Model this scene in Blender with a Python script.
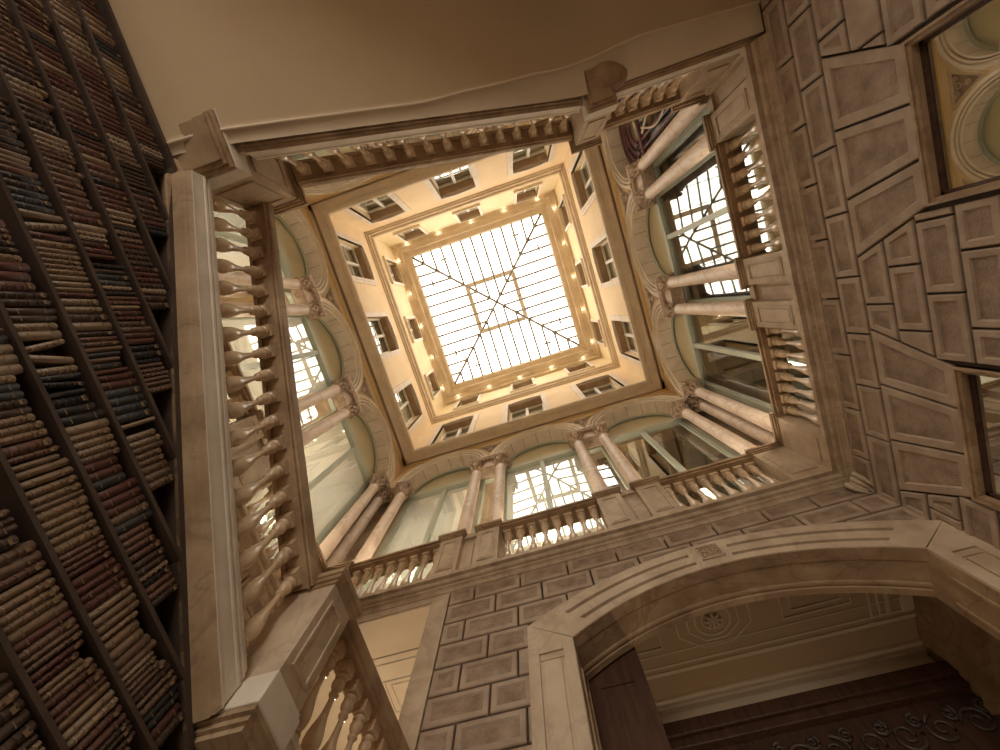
import bpy, bmesh, math, random
from mathutils import Vector, Matrix
PI = math.pi
for o in list(bpy.data.objects): bpy.data.objects.remove(o)
SC = bpy.context.scene
COL = SC.collection

# ------------------------------------------------------------------ camera
cam_d = bpy.data.cameras.new('camera'); cam = bpy.data.objects.new('camera', cam_d); COL.objects.link(cam)
cam_d.sensor_width = 36.0; cam_d.lens = 402.13 * 36 / 1000; cam_d.clip_start = 0.02; cam_d.clip_end = 200
def _rodrigues(r):
    a = Vector(r); return Matrix.Rotation(a.length, 3, a.normalized())
Rm = _rodrigues((0.15255822, 0.0585548, -0.30574608))      # rows: right, down, forward
mw = Matrix((Rm[0], -Rm[1], -Rm[2])).transposed().to_4x4()
mw.translation = Vector((0.4684, 0.4426, 0.0))
cam.matrix_world = mw
SC.camera = cam

# ------------------------------------------------------------------ world, light, exposure
W = bpy.data.worlds.new('sky'); SC.world = W; W.use_nodes = True
bg = W.node_tree.nodes['Background']; bg.inputs[0].default_value = (1.0, 0.93, 0.82, 1); bg.inputs[1].default_value = 6.0
SC.view_settings.view_transform = 'Standard'; SC.view_settings.look = 'None'
SC.view_settings.gamma = 1.0; SC.view_settings.use_curve_mapping = False
SC.view_settings.exposure = 0.30
def area(name, loc, size, size_y, rot, energy, color, portal=False):
    l = bpy.data.lights.new(name, 'AREA'); l.shape = 'RECTANGLE'; l.size = size; l.size_y = size_y
    l.energy = energy; l.color = color
    if portal: l.cycles.is_portal = True
    o = bpy.data.objects.new(name, l); o.location = loc; o.rotation_euler = rot; COL.objects.link(o); return o
area('skylight_portal', (-0.1, -0.1, 16.95), 5.6, 5.6, (0, 0, 0), 1, (1, 1, 1), portal=True)
area('daylight_opening_portal', (0.3, -6.42, 0.4), 4.0, 4.0, (PI / 2, 0, 0), 1, (1, 1, 1), portal=True)  # guides sky light through the opening added in the rear walls

def lamp(name, loc, e, col=(1, .80, .56), r=.06):
    l = bpy.data.lights.new(name, 'POINT'); l.energy = e; l.color = col; l.shadow_soft_size = r
    o = bpy.data.objects.new(name, l); o.location = loc; COL.objects.link(o); return o
# unseen fill lights added in the rooms behind the arches and glazing
lamp('vestibule_fill', (.9, 4.9, 1.2), 20); lamp('side_room_fill', (-2.6, 4.7, 2.6), 45)
for x in (-2.3, 0): lamp('gallery_room_fill', (x, 5.3, 7.0), 80, (1, .90, .74))
for y in (-2.3, 0, 2.3): lamp('gallery_room_fill', (-5.4, y, 7.0), 78, (1, .90, .74))
# unseen fill lights added above the gallery rail to brighten the arcade
RAIL_FILL = 14
for u in (-2.3, 0, 2.3):
    lamp('gallery_rail_fill', (u, 3.52, 5.62), RAIL_FILL, (1, .85, .64)); lamp('gallery_rail_fill', (u, -3.52, 5.62), RAIL_FILL, (1, .85, .64))
    lamp('gallery_rail_fill', (-3.60, u, 5.62), RAIL_FILL, (1, .85, .64))
    if u > -1: lamp('gallery_rail_fill', (3.60, u, 5.62), RAIL_FILL, (1, .85, .64))
# ------------------------------------------------------------------ materials
MATS = {}
def _mat(name):
    m = bpy.data.materials.new(name); m.use_nodes = True
    nt = m.node_tree; b = nt.nodes['Principled BSDF']; MATS[name] = m
    return m, nt, b
def noise_mat(name, c1, c2, scale=3.0, rough=0.7, bump=0.15, detail=6.0, c3=None, vein=0.0, spec=0.4, bscale=30.0, vary=0.0, stretch=None):
    m, nt, b = _mat(name); N = nt.nodes; L = nt.links
    tc = N.new('ShaderNodeTexCoord'); src = tc.outputs['Object']
    if stretch:
        mp = N.new('ShaderNodeMapping'); mp.inputs['Scale'].default_value = stretch
        L.new(src, mp.inputs[0]); src = mp.outputs[0]
    n = N.new('ShaderNodeTexNoise'); n.inputs['Scale'].default_value = scale; n.inputs['Detail'].default_value = detail
    n.inputs['Roughness'].default_value = 0.6
    L.new(src, n.inputs['Vector'])
    r = N.new('ShaderNodeValToRGB'); L.new(n.outputs[0], r.inputs[0])
    r.color_ramp.elements[0].position = 0.32; r.color_ramp.elements[0].color = (*c1, 1)
    r.color_ramp.elements[1].position = 0.68; r.color_ramp.elements[1].color = (*c2, 1)
    out = r.outputs[0]
    if c3 is not None:
        n2 = N.new('ShaderNodeTexNoise'); n2.inputs['Scale'].default_value = scale * 0.6; n2.inputs['Detail'].default_value = 10
        n2.inputs['Distortion'].default_value = 1.2
        L.new(src, n2.inputs['Vector'])
        r2 = N.new('ShaderNodeValToRGB'); L.new(n2.outputs[0], r2.inputs[0])
        r2.color_ramp.elements[0].position = 0.47; r2.color_ramp.elements[0].color = (0, 0, 0, 1)
        r2.color_ramp.elements[1].position = 0.5; r2.color_ramp.elements[1].color = (1, 1, 1, 1)
        e = r2.color_ramp.elements.new(0.53); e.color = (0, 0, 0, 1)
        mul = N.new('ShaderNodeMath'); mul.operation = 'MULTIPLY'; mul.inputs[1].default_value = vein
        L.new(r2.outputs[0], mul.inputs[0])
        mx = N.new('ShaderNodeMix'); mx.data_type = 'RGBA'
        L.new(mul.outputs[0], mx.inputs[0]); L.new(out, mx.inputs[6]); mx.inputs[7].default_value = (*c3, 1)
        out = mx.outputs[2]
    if vary > 0:
        oi = N.new('ShaderNodeObjectInfo'); mr = N.new('ShaderNodeMapRange')
        mr.inputs[3].default_value = 1 - vary; mr.inputs[4].default_value = 1 + vary
        L.new(oi.outputs['Random'], mr.inputs[0])
        hs = N.new('ShaderNodeHueSaturation'); L.new(mr.outputs[0], hs.inputs['Value']); L.new(out, hs.inputs['Color']); out = hs.outputs[0]
    L.new(out, b.inputs['Base Color'])
    b.inputs['Roughness'].default_value = rough; b.inputs['Specular IOR Level'].default_value = spec
    if bump > 0:
        n3 = N.new('ShaderNodeTexNoise'); n3.inputs['Scale'].default_value = bscale; n3.inputs['Detail'].default_value = 5
        L.new(src, n3.inputs['Vector'])
        bp = N.new('ShaderNodeBump'); bp.inputs['Strength'].default_value = bump; bp.inputs['Distance'].default_value = 0.01
        L.new(n3.outputs[0], bp.inputs['Height']); L.new(bp.outputs[0], b.inputs['Normal'])
    return m
def flat_mat(name, c, rough=0.6, metal=0.0, spec=0.4):
    m, nt, b = _mat(name); b.inputs['Base Color'].default_value = (*c, 1); b.inputs['Roughness'].default_value = rough
    b.inputs['Metallic'].default_value = metal; b.inputs['Specular IOR Level'].default_value = spec
    return m
stone = noise_mat('carved stone', (.40, .29, .19), (.60, .47, .34), 2.5, .65, .25, c3=(.26, .17, .10), vein=.25)
stone_dk = noise_mat('weathered stone moulding', (.26, .16, .085), (.47, .33, .20), 3.0, .6, .35, c3=(.16, .09, .05), vein=.4)
ledge_m = noise_mat('grey beige string stone', (.58, .49, .39), (.72, .63, .52), 4.0, .6, .25)
ledge_b = noise_mat('brown string course stone', (.36, .25, .155), (.56, .43, .30), 5.0, .6, .25, c3=(.22, .14, .08), vein=.3)
block_edge = noise_mat('dressed block margin', (.30, .21, .145), (.44, .33, .24), 4.0, .75, .3)
block_mid = noise_mat('picked block centre', (.20, .135, .09), (.38, .275, .195), 7.0, .85, .7, detail=10, bscale=60)
joint_m = flat_mat('dark mortar joint', (.07, .045, .028), .95)
plaster = noise_mat('apricot plaster', (.83, .62, .37), (.90, .71, .46), 1.2, .85, .08)
plaster2 = noise_mat('pale yellow plaster', (.78, .62, .36), (.84, .69, .44), 1.2, .85, .08)
cornice_m = noise_mat('tan cornice plaster', (.60, .46, .30), (.72, .57, .39), 3.0, .75, .15)
ochre = noise_mat('ochre band', (.72, .47, .13), (.82, .56, .19), 2.0, .8, .1)
trimw = noise_mat('greyish window surround', (.70, .59, .46), (.84, .73, .60), 5.0, .7, .2)
marble = noise_mat('pinkish marble shaft', (.66, .50, .38), (.82, .68, .56), 2.2, .5, .05, c3=(.50, .34, .25), vein=.5, spec=.3, vary=.06)
capm = noise_mat('capital stone', (.44, .30, .20), (.72, .57, .44), 9.0, .6, .4, vary=.06)
baluster_m = noise_mat('polished baluster stone', (.52, .36, .21), (.72, .55, .38), 6.0, .2, .05, spec=.6, vary=.07)
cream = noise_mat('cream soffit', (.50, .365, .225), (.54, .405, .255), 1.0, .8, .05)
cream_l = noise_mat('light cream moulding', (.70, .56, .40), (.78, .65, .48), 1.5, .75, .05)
green = noise_mat('pale green paint', (.44, .47, .38), (.54, .56, .46), 2.0, .5, .05)
greenblind = noise_mat('pale green blind', (.62, .66, .52), (.70, .73, .60), 1.0, .85, .03)
lunette_m = noise_mat('olive cream lunette', (.56, .50, .33), (.64, .58, .40), 1.5, .7, .05)
white_m = noise_mat('white paint', (.72, .68, .60), (.82, .78, .70), 4.0, .5, .05)
brownrev = noise_mat('brown lintel lining', (.36, .23, .13), (.46, .31, .19), 6.0, .7, .2)
grey_c = flat_mat('grey pane reflection', (.34, .33, .29), .9)  # grey of the reflecting upper panes put into a sheet's colour
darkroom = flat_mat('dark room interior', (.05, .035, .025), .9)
wood_dk = noise_mat('dark walnut wood', (.045, .018, .010), (.10, .045, .025), 4.0, .5, .2, stretch=(6, 6, .6))
wood_sh = noise_mat('dark shelf wood', (.055, .036, .027), (.10, .066, .05), 4.0, .45, .15)
steel = flat_mat('grey steel bar', (.34, .32, .28), .6)
floor_m = noise_mat('beige stone paving', (.42, .33, .24), (.58, .47, .36), 1.5, .4, .1)
iron = flat_mat('dark iron', (.04, .035, .03), .5, .6)
plum = noise_mat('plum stained wood', (.09, .035, .045), (.20, .09, .10), 5.0, .35, .2)

def glass_mat(name, f=0.08, tint=(.95, .96, .94), gain=1.0):
    m = bpy.data.materials.new(name); m.use_nodes = True; nt = m.node_tree; N = nt.nodes; L = nt.links
    N.remove(N['Principled BSDF']); out = N['Material Output']
    tr = N.new('ShaderNodeBsdfTransparent'); tr.inputs[0].default_value = (*tint, 1)
    gl = N.new('ShaderNodeBsdfGlossy'); gl.inputs['Roughness'].default_value = 0.015; gl.inputs[0].default_value = (.95, .97, .95, 1)
    lw = N.new('ShaderNodeLayerWeight'); lw.inputs[0].default_value = .5
    pw = N.new('ShaderNodeMath'); pw.operation = 'POWER'; pw.inputs[1].default_value = 5.0; L.new(lw.outputs['Facing'], pw.inputs[0])
    fr = N.new('ShaderNodeMapRange'); fr.inputs[3].default_value = f; fr.inputs[4].default_value = 1.0; L.new(pw.outputs[0], fr.inputs[0])
    mx = N.new('ShaderNodeMixShader'); L.new(fr.outputs[0], mx.inputs[0]); L.new(tr.outputs[0], mx.inputs[1]); L.new(gl.outputs[0], mx.inputs[2])
    L.new(mx.outputs[0], out.inputs[0]); return m
glass = glass_mat('window glass', 0.13)
glass_dark = glass_mat('dark window glass', .62, (.5, .5, .42))

skyglass = glass_mat('skylight glass', 0.03, (.97, .97, .96))

m_ = bpy.data.materials.new('translucent green blind'); m_.use_nodes = True; _n = m_.node_tree.nodes; _l = m_.node_tree.links
_n.remove(_n['Principled BSDF']); _a = _n.new('ShaderNodeBsdfDiffuse'); _b = _n.new('ShaderNodeBsdfTranslucent'); _x = _n.new('ShaderNodeMixShader')
_a.inputs[0].default_value = (.60, .60, .53, 1); _b.inputs[0].default_value = (.62, .63, .60, 1); _x.inputs[0].default_value = .5
_l.new(_a.outputs[0], _x.inputs[1]); _l.new(_b.outputs[0], _x.inputs[2]); _l.new(_x.outputs[0], _n['Material Output'].inputs[0]); blind_m = m_

# ------------------------------------------------------------------ mesh builder
class MB:
    def __init__(s): s.v = []; s.f = []; s.m = []; s.sm = []
    def poly(s, pts, m=0, sm=False):
        b = len(s.v); s.v += [tuple(p) for p in pts]; s.f.append(tuple(range(b, b + len(pts)))); s.m.append(m); s.sm.append(sm)
    def mesh(s, vs, fs, m=0, sm=False):
        b = len(s.v); s.v += [tuple(p) for p in vs]
        for f in fs: s.f.append(tuple(b + i for i in f)); s.m.append(m); s.sm.append(sm)
    def hexa(s, p, m=0):
        s.mesh(p, [(0, 1, 2, 3), (7, 6, 5, 4), (0, 4, 5, 1), (1, 5, 6, 2), (2, 6, 7, 3), (3, 7, 4, 0)], m)
    def box(s, x0, x1, y0, y1, z0, z1, m=0):
        s.hexa([(x0, y0, z0), (x1, y0, z0), (x1, y1, z0), (x0, y1, z0), (x0, y0, z1), (x1, y0, z1), (x1, y1, z1), (x0, y1, z1)], m)
    def sbox(s, T, u0, u1, d0, d1, z0, z1, m=0):
        s.hexa([T(u0, d0, z0), T(u1, d0, z0), T(u1, d1, z0), T(u0, d1, z0), T(u0, d0, z1), T(u1, d0, z1), T(u1, d1, z1), T(u0, d1, z1)], m)
    def lathe(s, prof, c=(0, 0, 0), n=16, m=0, sm=True, cap=True):
        vs = []; fs = []
        for r, z in prof:
            for i in range(n):
                a = 2 * PI * i / n; vs.append((c[0] + r * math.cos(a), c[1] + r * math.sin(a), c[2] + z))
        for j in range(len(prof) - 1):
            for i in range(n):
                k = (i + 1) % n; fs.append((j * n + i, j * n + k, (j + 1) * n + k, (j + 1) * n + i))
        s.mesh(vs, fs, m, sm)
        if cap:
            s.poly([vs[i] for i in range(n)], m); s.poly([vs[(len(prof) - 1) * n + i] for i in range(n)], m)
    def tube(s, pts, r, n=8, m=0, closed=False):
        pts = [Vector(p) for p in pts]; K = len(pts); vs = []; fs = []
        for i, p in enumerate(pts):
            a = pts[i - 1] if (i > 0 or closed) else p; b = pts[(i + 1) % K] if (i < K - 1 or closed) else p
            t = (b - a).normalized(); up = Vector((0, 0, 1)) if abs(t.z) < .9 else Vector((1, 0, 0))
            x = t.cross(up).normalized(); y = t.cross(x)
            rr = r[i] if isinstance(r, (list, tuple)) else r
            for k in range(n):
                an = 2 * PI * k / n; vs.append(p + x * rr * math.cos(an) + y * rr * math.sin(an))
        for i in range(K if closed else K - 1):
            j = (i + 1) % K
            for k in range(n):
                l = (k + 1) % n; fs.append((i * n + k, i * n + l, j * n + l, j * n + k))
        s.mesh(vs, fs, m, True)
        if not closed:
            s.poly(vs[:n], m); s.poly(vs[-n:], m)
    def sweep(s, path, prof, m=0, sm=False, closed=False, caps=True):
        """path: list of functions mapping (a,b) profile coords to 3D points"""
        n = len(prof); vs = []; fs = []
        for P in path:
            for a, b in prof: vs.append(P(a, b))
        K = len(path)
        for i in range(K if closed else K - 1):
            j = (i + 1) % K
            for k in range(n - 1): fs.append((i * n + k, i * n + k + 1, j * n + k + 1, j * n + k))
        s.mesh(vs, fs, m, sm)
        if caps and not closed:
            s.poly(vs[:n], m); s.poly(vs[-n:], m)
    def data(s, name, mats):
        me = bpy.data.meshes.new(name); me.from_pydata([tuple(v) for v in s.v], [], s.f)
        for mt in mats: me.materials.append(mt)
        me.polygons.foreach_set('material_index', s.m); me.polygons.foreach_set('use_smooth', s.sm)
        bm = bmesh.new(); bm.from_mesh(me); bmesh.ops.remove_doubles(bm, verts=bm.verts, dist=1e-5)
        bmesh.ops.recalc_face_normals(bm, faces=bm.faces); bm.to_mesh(me); bm.free(); me.update()
        return me
    def build(s, name, mats, parent=None, bevel=0.0):
        if not isinstance(mats, (list, tuple)): mats = [mats]
        o = bpy.data.objects.new(name, s.data(name, mats)); COL.objects.link(o)
        if parent is not None:
            o.parent = parent; o.matrix_parent_inverse = Matrix.Identity(4)
            M = parent.matrix_basis
            if parent.parent is None and M != Matrix.Identity(4):
                pass
        if bevel > 0:
            b = o.modifiers.new('bevel', 'BEVEL'); b.width = bevel; b.segments = 2; b.limit_method = 'ANGLE'; b.angle_limit = math.radians(40)
        return o
def tag(o, label, cat, group=None, kind=None):
    if label: o['label'] = label
    if cat: o['category'] = cat
    if group: o['group'] = group
    if kind: o['kind'] = kind
    return o
def empty(name, loc=(0, 0, 0), rz=0):
    o = bpy.data.objects.new(name, None); o.location = loc; o.rotation_euler = (0, 0, rz); o.empty_display_size = .1
    COL.objects.link(o); return o
def struct(name, mb, mats, label=None, parent=None, bevel=0.0):
    o = mb.build(name, mats, parent, bevel)
    if parent is None: o['kind'] = 'structure'
    if label: o['label'] = label
    return o
def copy_tree(o, parent=None):
    c = o.copy(); COL.objects.link(c)
    if parent is not None: c.parent = parent
    for ch in list(o.children): copy_tree(ch, c)
    return c

# ------------------------------------------------------------------ wall frames: u along, d outward, z up
def T_right(u, d, z): return (d, u, z)
def T_left(u, d, z): return (-d, u, z)
def T_front(u, d, z): return (u, d, z)
def T_rear(u, d, z): return (u, -d, z)
SIDES = {'right': (T_right, 3.54, 3.42), 'left': (T_left, 3.54, 3.42), 'front': (T_front, 3.42, 3.54), 'rear': (T_rear, 3.42, 3.54)}
ARCD = {'right': 3.54, 'left': 3.54, 'front': 3.47, 'rear': 3.47}
WHERE = {'right': 'beside the stone block wall with windows', 'left': 'behind the long sloping balustrade', 'front': 'above the wide segmental arch', 'rear': 'behind the upper stair balustrade'}
UOFF = {'right': 0.0, 'left': 0.0, 'front': 0.07, 'rear': 0.0}
Z_FLOOR = -1.6
ZL = 4.52          # gallery ledge top
ZR = 5.37          # underside of gallery rail
ZN = 8.2           # column neck
ZS = 8.72          # arch spring
ZC = 10.05         # outer edge of the main cornice soffit

# ------------------------------------------------------------------ ground floor shell
f = MB(); f.box(-6.6, 6.6, -8.5, 6.6, Z_FLOOR - .2, Z_FLOOR); struct('floor', f, floor_m, 'beige stone paving at the foot of the stair')

def clip(poly, a, b, c):
    """keep a*u+b*z+c >= 0"""
    out = []
    for i in range(len(poly)):
        p, q = poly[i], poly[(i + 1) % len(poly)]
        dp = a * p[0] + b * p[1] + c; dq = a * q[0] + b * q[1] + c
        if dp >= 0: out.append(p)
        if (dp >= 0) != (dq >= 0):
            t = dp / (dp - dq); out.append((p[0] + t * (q[0] - p[0]), p[1] + t * (q[1] - p[1])))
    return out
def area2(poly):
    return .5 * sum(poly[i][0] * poly[(i + 1) % len(poly)][1] - poly[(i + 1) % len(poly)][0] * poly[i][1] for i in range(len(poly)))
def inset(poly, w):
    if area2(poly) < 0: poly = poly[::-1]
    P = poly; n = len(P); out = list(P)
    res = P
    for i in range(n):
        p, q = P[i], P[(i + 1) % n]; dx, dz = q[0] - p[0], q[1] - p[1]; L = math.hypot(dx, dz)
        if L < 1e-6: continue
        a, b = -dz / L, dx / L; c = -(a * p[0] + b * p[1]) - w
        res = clip(res, a, b, c)
        if len(res) < 3: return None
    cl = []
    for p in res:
        if not cl or math.hypot(p[0] - cl[-1][0], p[1] - cl[-1][1]) > 1e-4: cl.append(p)
    if len(cl) > 1 and math.hypot(cl[0][0] - cl[-1][0], cl[0][1] - cl[-1][1]) < 1e-4: cl.pop()
    return cl if len(cl) >= 3 and abs(area2(cl)) > 1e-4 else None
def block(mb, T, D, poly, h=.03, gap=.010, marg=.038):
    """one dressed block: proud slab, plain margin, sunk picked centre"""
    p = inset(poly, gap)
    if not p: return
    n = len(p)
    pb = inset(p, .008)
    if not pb or len(pb) != n: pb = p
    back = [T(u, D + .002, z) for u, z in p]; front0 = [T(u, D - h + .008, z) for u, z in p]; front = [T(u, D - h, z) for u, z in pb]
    for i in range(n):
        j = (i + 1) % n; mb.poly([back[i], back[j], front0[j], front0[i]], 0); mb.poly([front0[i], front0[j], front[j], front[i]], 0)
    q = inset(pb, marg); r = inset(pb, marg + .012)
    if q and r and len(q) == n and len(r) == n:
        qi = [T(u, D - h, z) for u, z in q]; ri = [T(u, D - h + .012, z) for u, z in r]
        for i in range(n):
            j = (i + 1) % n; mb.poly([front[i], front[j], qi[j], qi[i]], 0); mb.poly([qi[i], qi[j], ri[j], ri[i]], 0)
        mb.poly(ri, 1)
    else: mb.poly(front, 0)

RB = .277; ZB0 = 3.815
def courses(mb, T, D, u0, u1, z0, z1, length, cutter, seed=0):
    rnd = random.Random(seed); k0 = math.floor((z0 - ZB0) / RB) - 1; k = k0
    while ZB0 + k * RB < z1:
        a, b = ZB0 + k * RB, ZB0 + (k + 1) * RB
        if b > z0 + .02:
            a = max(a, z0); b2 = min(b, z1)
            u = u0 - (length * .5 if k % 2 else 0) + .0
            while u < u1:
                v = u + length * (1 + rnd.uniform(-.06, .06))
                if u1 - v < length * .25: v = u1
                p = [(max(u, u0), a), (min(v, u1), a), (min(v, u1), b2), (max(u, u0), b2)]
                if min(v, u1) - max(u, u0) > .05:
                    for pp in cutter(p):
                        if len(pp) >= 3 and abs(area2(pp)) > .004: block(mb, T, D, pp)
                u = v
        k += 1

def wall_backing(mb, T, D, D1, u0, u1, z0, z1, holes, m=0):
    """solid wall with rectangular or arched holes: (a,b,base,head function or float)"""
    holes = sorted(holes); cur = u0
    def slab(a, b, zb, zt):
        if b - a > 1e-4 and zt - zb > 1e-4: mb.sbox(T, a, b, D, D1, zb, zt, m)
    for (a, b, base, head) in holes:
        slab(cur, a, z0, z1); slab(a, b, z0, base)
        if callable(head):
            n = 24
            for i in range(n):
                s, t = a + (b - a) * i / n, a + (b - a) * (i + 1) / n
                mb.hexa([T(s, D, head(s)), T(t, D, head(t)), T(t, D1, head(t)), T(s, D1, head(s)), T(s, D, z1), T(t, D, z1), T(t, D1, z1), T(s, D1, z1)], m)
        else: slab(a, b, head, z1)
        cur = b
    slab(cur, u1, z0, z1)

# right wall (block wall with two windows)
WIN = [(-.463, .64), (1.85, 2.97)]; ZH = 3.13; ZSILL = .6
VOUS = [[(-.463, -.763), (-.07, -.164), (.305, .421), (.64, .93)], [(1.85, 1.589), (2.21, 2.126), (2.59, 2.695), (2.97, 3.23)]]
def cut_right(p):
    res = [p]
    zc = sum(q[1] for q in p) / len(p)
    for (a, b), vs in zip(WIN, VOUS):
        nxt = []
        for q in res:
            if zc > 3.80: nxt.append(q); continue
            if zc > ZH:
                (h0, t0), (h1, t1) = vs[0], vs[-1]
                # left boundary line through (h0,ZH),(t0,3.815)
                dz = ZB0 - ZH
                l = clip(q, -dz, (t0 - h0), dz * h0 - (t0 - h0) * ZH)
                r = clip(q, dz, -(t1 - h1), -dz * h1 + (t1 - h1) * ZH)
            else:
                l = clip(q, -1, 0, a - .03); r = clip(q, 1, 0, -(b + .03))
            nxt += [x for x in (l, r) if len(x) >= 3]
        res = nxt
    return res
for side in ('right', 'left'):
    T, D, U = SIDES[side]
    mb = MB(); courses(mb, T, D, -3.42, 3.42, .2, 4.36, .56, cut_right, 3)
    for (a, b), vs in zip(WIN, VOUS):
        for (h0, t0), (h1, t1) in zip(vs[:-1], vs[1:]):
            block(mb, T, D, [(h0, ZH), (h1, ZH), (t1, ZB0), (t0, ZB0)], marg=.06)
    wb = MB()
    wall_backing(wb, T, D, D + .35, -3.8, 3.8, Z_FLOOR, 4.5, [(a, b, ZSILL, ZH) for a, b in WIN], 2)
    mb.mesh(wb.v, wb.f, 2)
    if side == 'left':
        struct('wall_left', mb, [block_edge, block_mid, joint_m], 'dressed block wall behind the long sloping balustrade')
    else:
        struct('wall_right', mb, [block_edge, block_mid, joint_m], 'dressed block wall with flat arched windows')
    # windows
    for i, (a, b) in enumerate(WIN):
        w = MB()   # stone frame moulding round the opening
        for k, (wd, dd) in enumerate([(.045, .035), (.02, .05)]):
            w.sbox(T, a - .0, a + wd, D - dd, D + .06, ZSILL, ZH - wd); w.sbox(T, b - wd, b, D - dd, D + .06, ZSILL, ZH - wd)
            w.sbox(T, a, b, D - dd, D + .06, ZH - wd, ZH)
        wn = struct(f'window_{i + 1 if side == "right" else i + 3}', w, stone_dk, ('ground window in the block wall reflecting ochre arcade' if i == 0 else 'ground window in the block wall nearest the wide arch') if side == 'right' else 'ground window behind the long sloping balustrade')
        fr = MB(); fr.sbox(T, a + .045, a + .07, D + .015, D + .05, ZSILL, ZH - .045); fr.sbox(T, b - .07, b - .045, D + .015, D + .05, ZSILL, ZH - .045)
        fr.sbox(T, a + .045, b - .045, D + .015, D + .05, ZH - .07, ZH - .045)
        fr.build('casement_frame', wood_dk, wn)
        gl = MB(); gl.sbox(T, a + .06, b - .06, D + .03, D + .035, ZSILL, ZH - .06); gl.build('pane', glass_dark, wn)
        bk = MB(); bk.sbox(T, a + .05, b - .05, D + .13, D + .15, ZSILL, ZH); bk.build('dark_backing', darkroom, wn)  # dark sheet put in for the shade of the unlit room

# front wall with the wide arch and the tall side opening
IN_R, IN_CZ, ARC_C = 3.02, .59, 1.63
OUT_R, OUT_CZ, OUT_C = 3.888, .072, 1.615
def head_in(u): return IN_CZ + math.sqrt(max(IN_R ** 2 - (u - ARC_C) ** 2, 0))
def head_out(u): return OUT_CZ + math.sqrt(max(OUT_R ** 2 - (u - OUT_C) ** 2, 0))
def cut_front(p):
    cu = sum(q[0] for q in p) / len(p); cz = sum(q[1] for q in p) / len(p)
    if -.31 < cu < 3.54 or (max(q[0] for q in p) > -.31):
        if cu > -.31 or cz < 3.45:
            if cz < 3.45: return [clip(p, -1, 0, -.30)]
        uu = min(max(cu, -.25), 3.5)
        R = OUT_R - .06; L = math.hypot(uu - OUT_C, math.sqrt(OUT_R ** 2 - (uu - OUT_C) ** 2))
        a, b = (uu - OUT_C) / L, math.sqrt(OUT_R ** 2 - (uu - OUT_C) ** 2) / L
        return [clip(p, a, b, -(a * OUT_C + b * OUT_CZ) - R)]
    return [p]
T, D, U = SIDES['front']
mb = MB(); courses(mb, T, D, -1.25, 3.54, .2, 4.36, .56, cut_front, 5)
wb = MB(); wall_backing(wb, T, D, D + .38, -3.54, 3.54, Z_FLOOR, 4.5, [(-3.30, -1.473, Z_FLOOR, 4.23), (.107, 3.15, Z_FLOOR, head_in)], 2)
mb.mesh(wb.v, wb.f, 2)
mb.sbox(T, -1.473, -1.255, D - .03, D + .1, Z_FLOOR, 4.36, 3); mb.sbox(T, -3.54, -1.255, D - .031, D + .1, 4.23, 4.36, 3)
mb.sbox(T, -3.30, -1.473, D - .005, D + .385, 4.212, 4.232, 4); mb.sbox(T, -1.476, -1.46, D - .005, D + .385, Z_FLOOR, 4.23, 3)
struct('wall_front', mb, [block_edge, block_mid, joint_m, stone, cream_l], 'dressed block wall pierced by the wide segmental arch')
# rear wall (under the top flight) with an unseen opening added for daylight
mb = MB(); T, D, U = SIDES['rear']; wb = MB()
wall_backing(wb, T, D, D + .35, -3.54, 3.54, Z_FLOOR, 4.5, [(-1.3, 2.3, Z_FLOOR, 2.6)], 0); mb = wb
struct('wall_rear', mb, [stone], 'plain stone wall under the upper flight with an added daylight opening')
# outer shell
mb = MB()
mb.box(5.8, 6.0, -6.6, 6.6, Z_FLOOR, 10.4); mb.box(-6.0, -5.8, -6.6, 6.6, Z_FLOOR, 10.4)
mb.box(-6, 6, 5.62, 5.8, Z_FLOOR, 10.4)
wb = MB(); wall_backing(wb, T_rear, 6.4, 6.6, -6, 6, Z_FLOOR, 10.4, [(-1.7, 2.3, Z_FLOOR, 2.4)], 0); mb.mesh(wb.v, wb.f, 0)  # hole added out of view so daylight enters at ground level
struct('wall_outer', mb, cream, 'outer walls of the palace rooms')
mb = MB()     # roof of the gallery rooms, open over the court
for a in (mb,):
    a.box(-6, 6, 3.5, 6.6, 10.3, 10.5); a.box(-6, 6, -6.6, -3.5, 10.3, 10.5); a.box(3.5, 6, -3.5, 3.5, 10.3, 10.5); a.box(-6, -3.5, -3.5, 3.5, 10.3, 10.5)
struct('ceiling_gallery', mb, cream, 'ceiling of the gallery rooms')

# archivolt of the wide arch
arch = empty('segmental_arch', (1.63, 3.42, Z_FLOOR))
tag(arch, 'wide segmental stone arch with grooved band and carved square ornament', 'arch')
arch.location = (0, 0, 0)
T = T_front; D = 3.42
def loft_band(mb, s0, s1, steps, d_of, t0=0, t1=1, m=0, d_back=None):
    """band between inner and outer arcs; s fraction, t along"""
    n = 40; prof = steps
    def P(t, s, d):
        ui = .107 + (3.15 - .107) * t; uo = -.31 + 3.85 * t
        a = (ui, head_in(ui)); b = (uo, head_out(uo)); return T(a[0] + (b[0] - a[0]) * s, d, a[1] + (b[1] - a[1]) * s)
    path = []
    for i in range(n + 1):
        t = t0 + (t1 - t0) * i / n
        path.append(lambda s, d, t=t: P(t, s, d))
    mb.sweep(path, prof, m)
av = MB()
full = [(0, D + .01), (0, D - .075), (.20, D - .075), (.215, D - .035), (.29, D - .035), (.31, D - .075), (.58, D - .075), (.595, D - .035), (.67, D - .035), (.69, D - .075), (.97, D - .075), (1.0, D - .06), (1.0, D + .01)]
plain = [(0, D + .01), (0, D - .075), (.97, D - .075), (1.0, D - .06), (1.0, D + .01)]
for t0, t1, pr_ in ((0, .07, plain), (.07, .445, full), (.445, .555, plain), (.555, .93, full), (.93, 1, plain)):
    loft_band(av, 0, 1, pr_, None, t0, t1)
av.build('archivolt', stone, arch)
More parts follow.
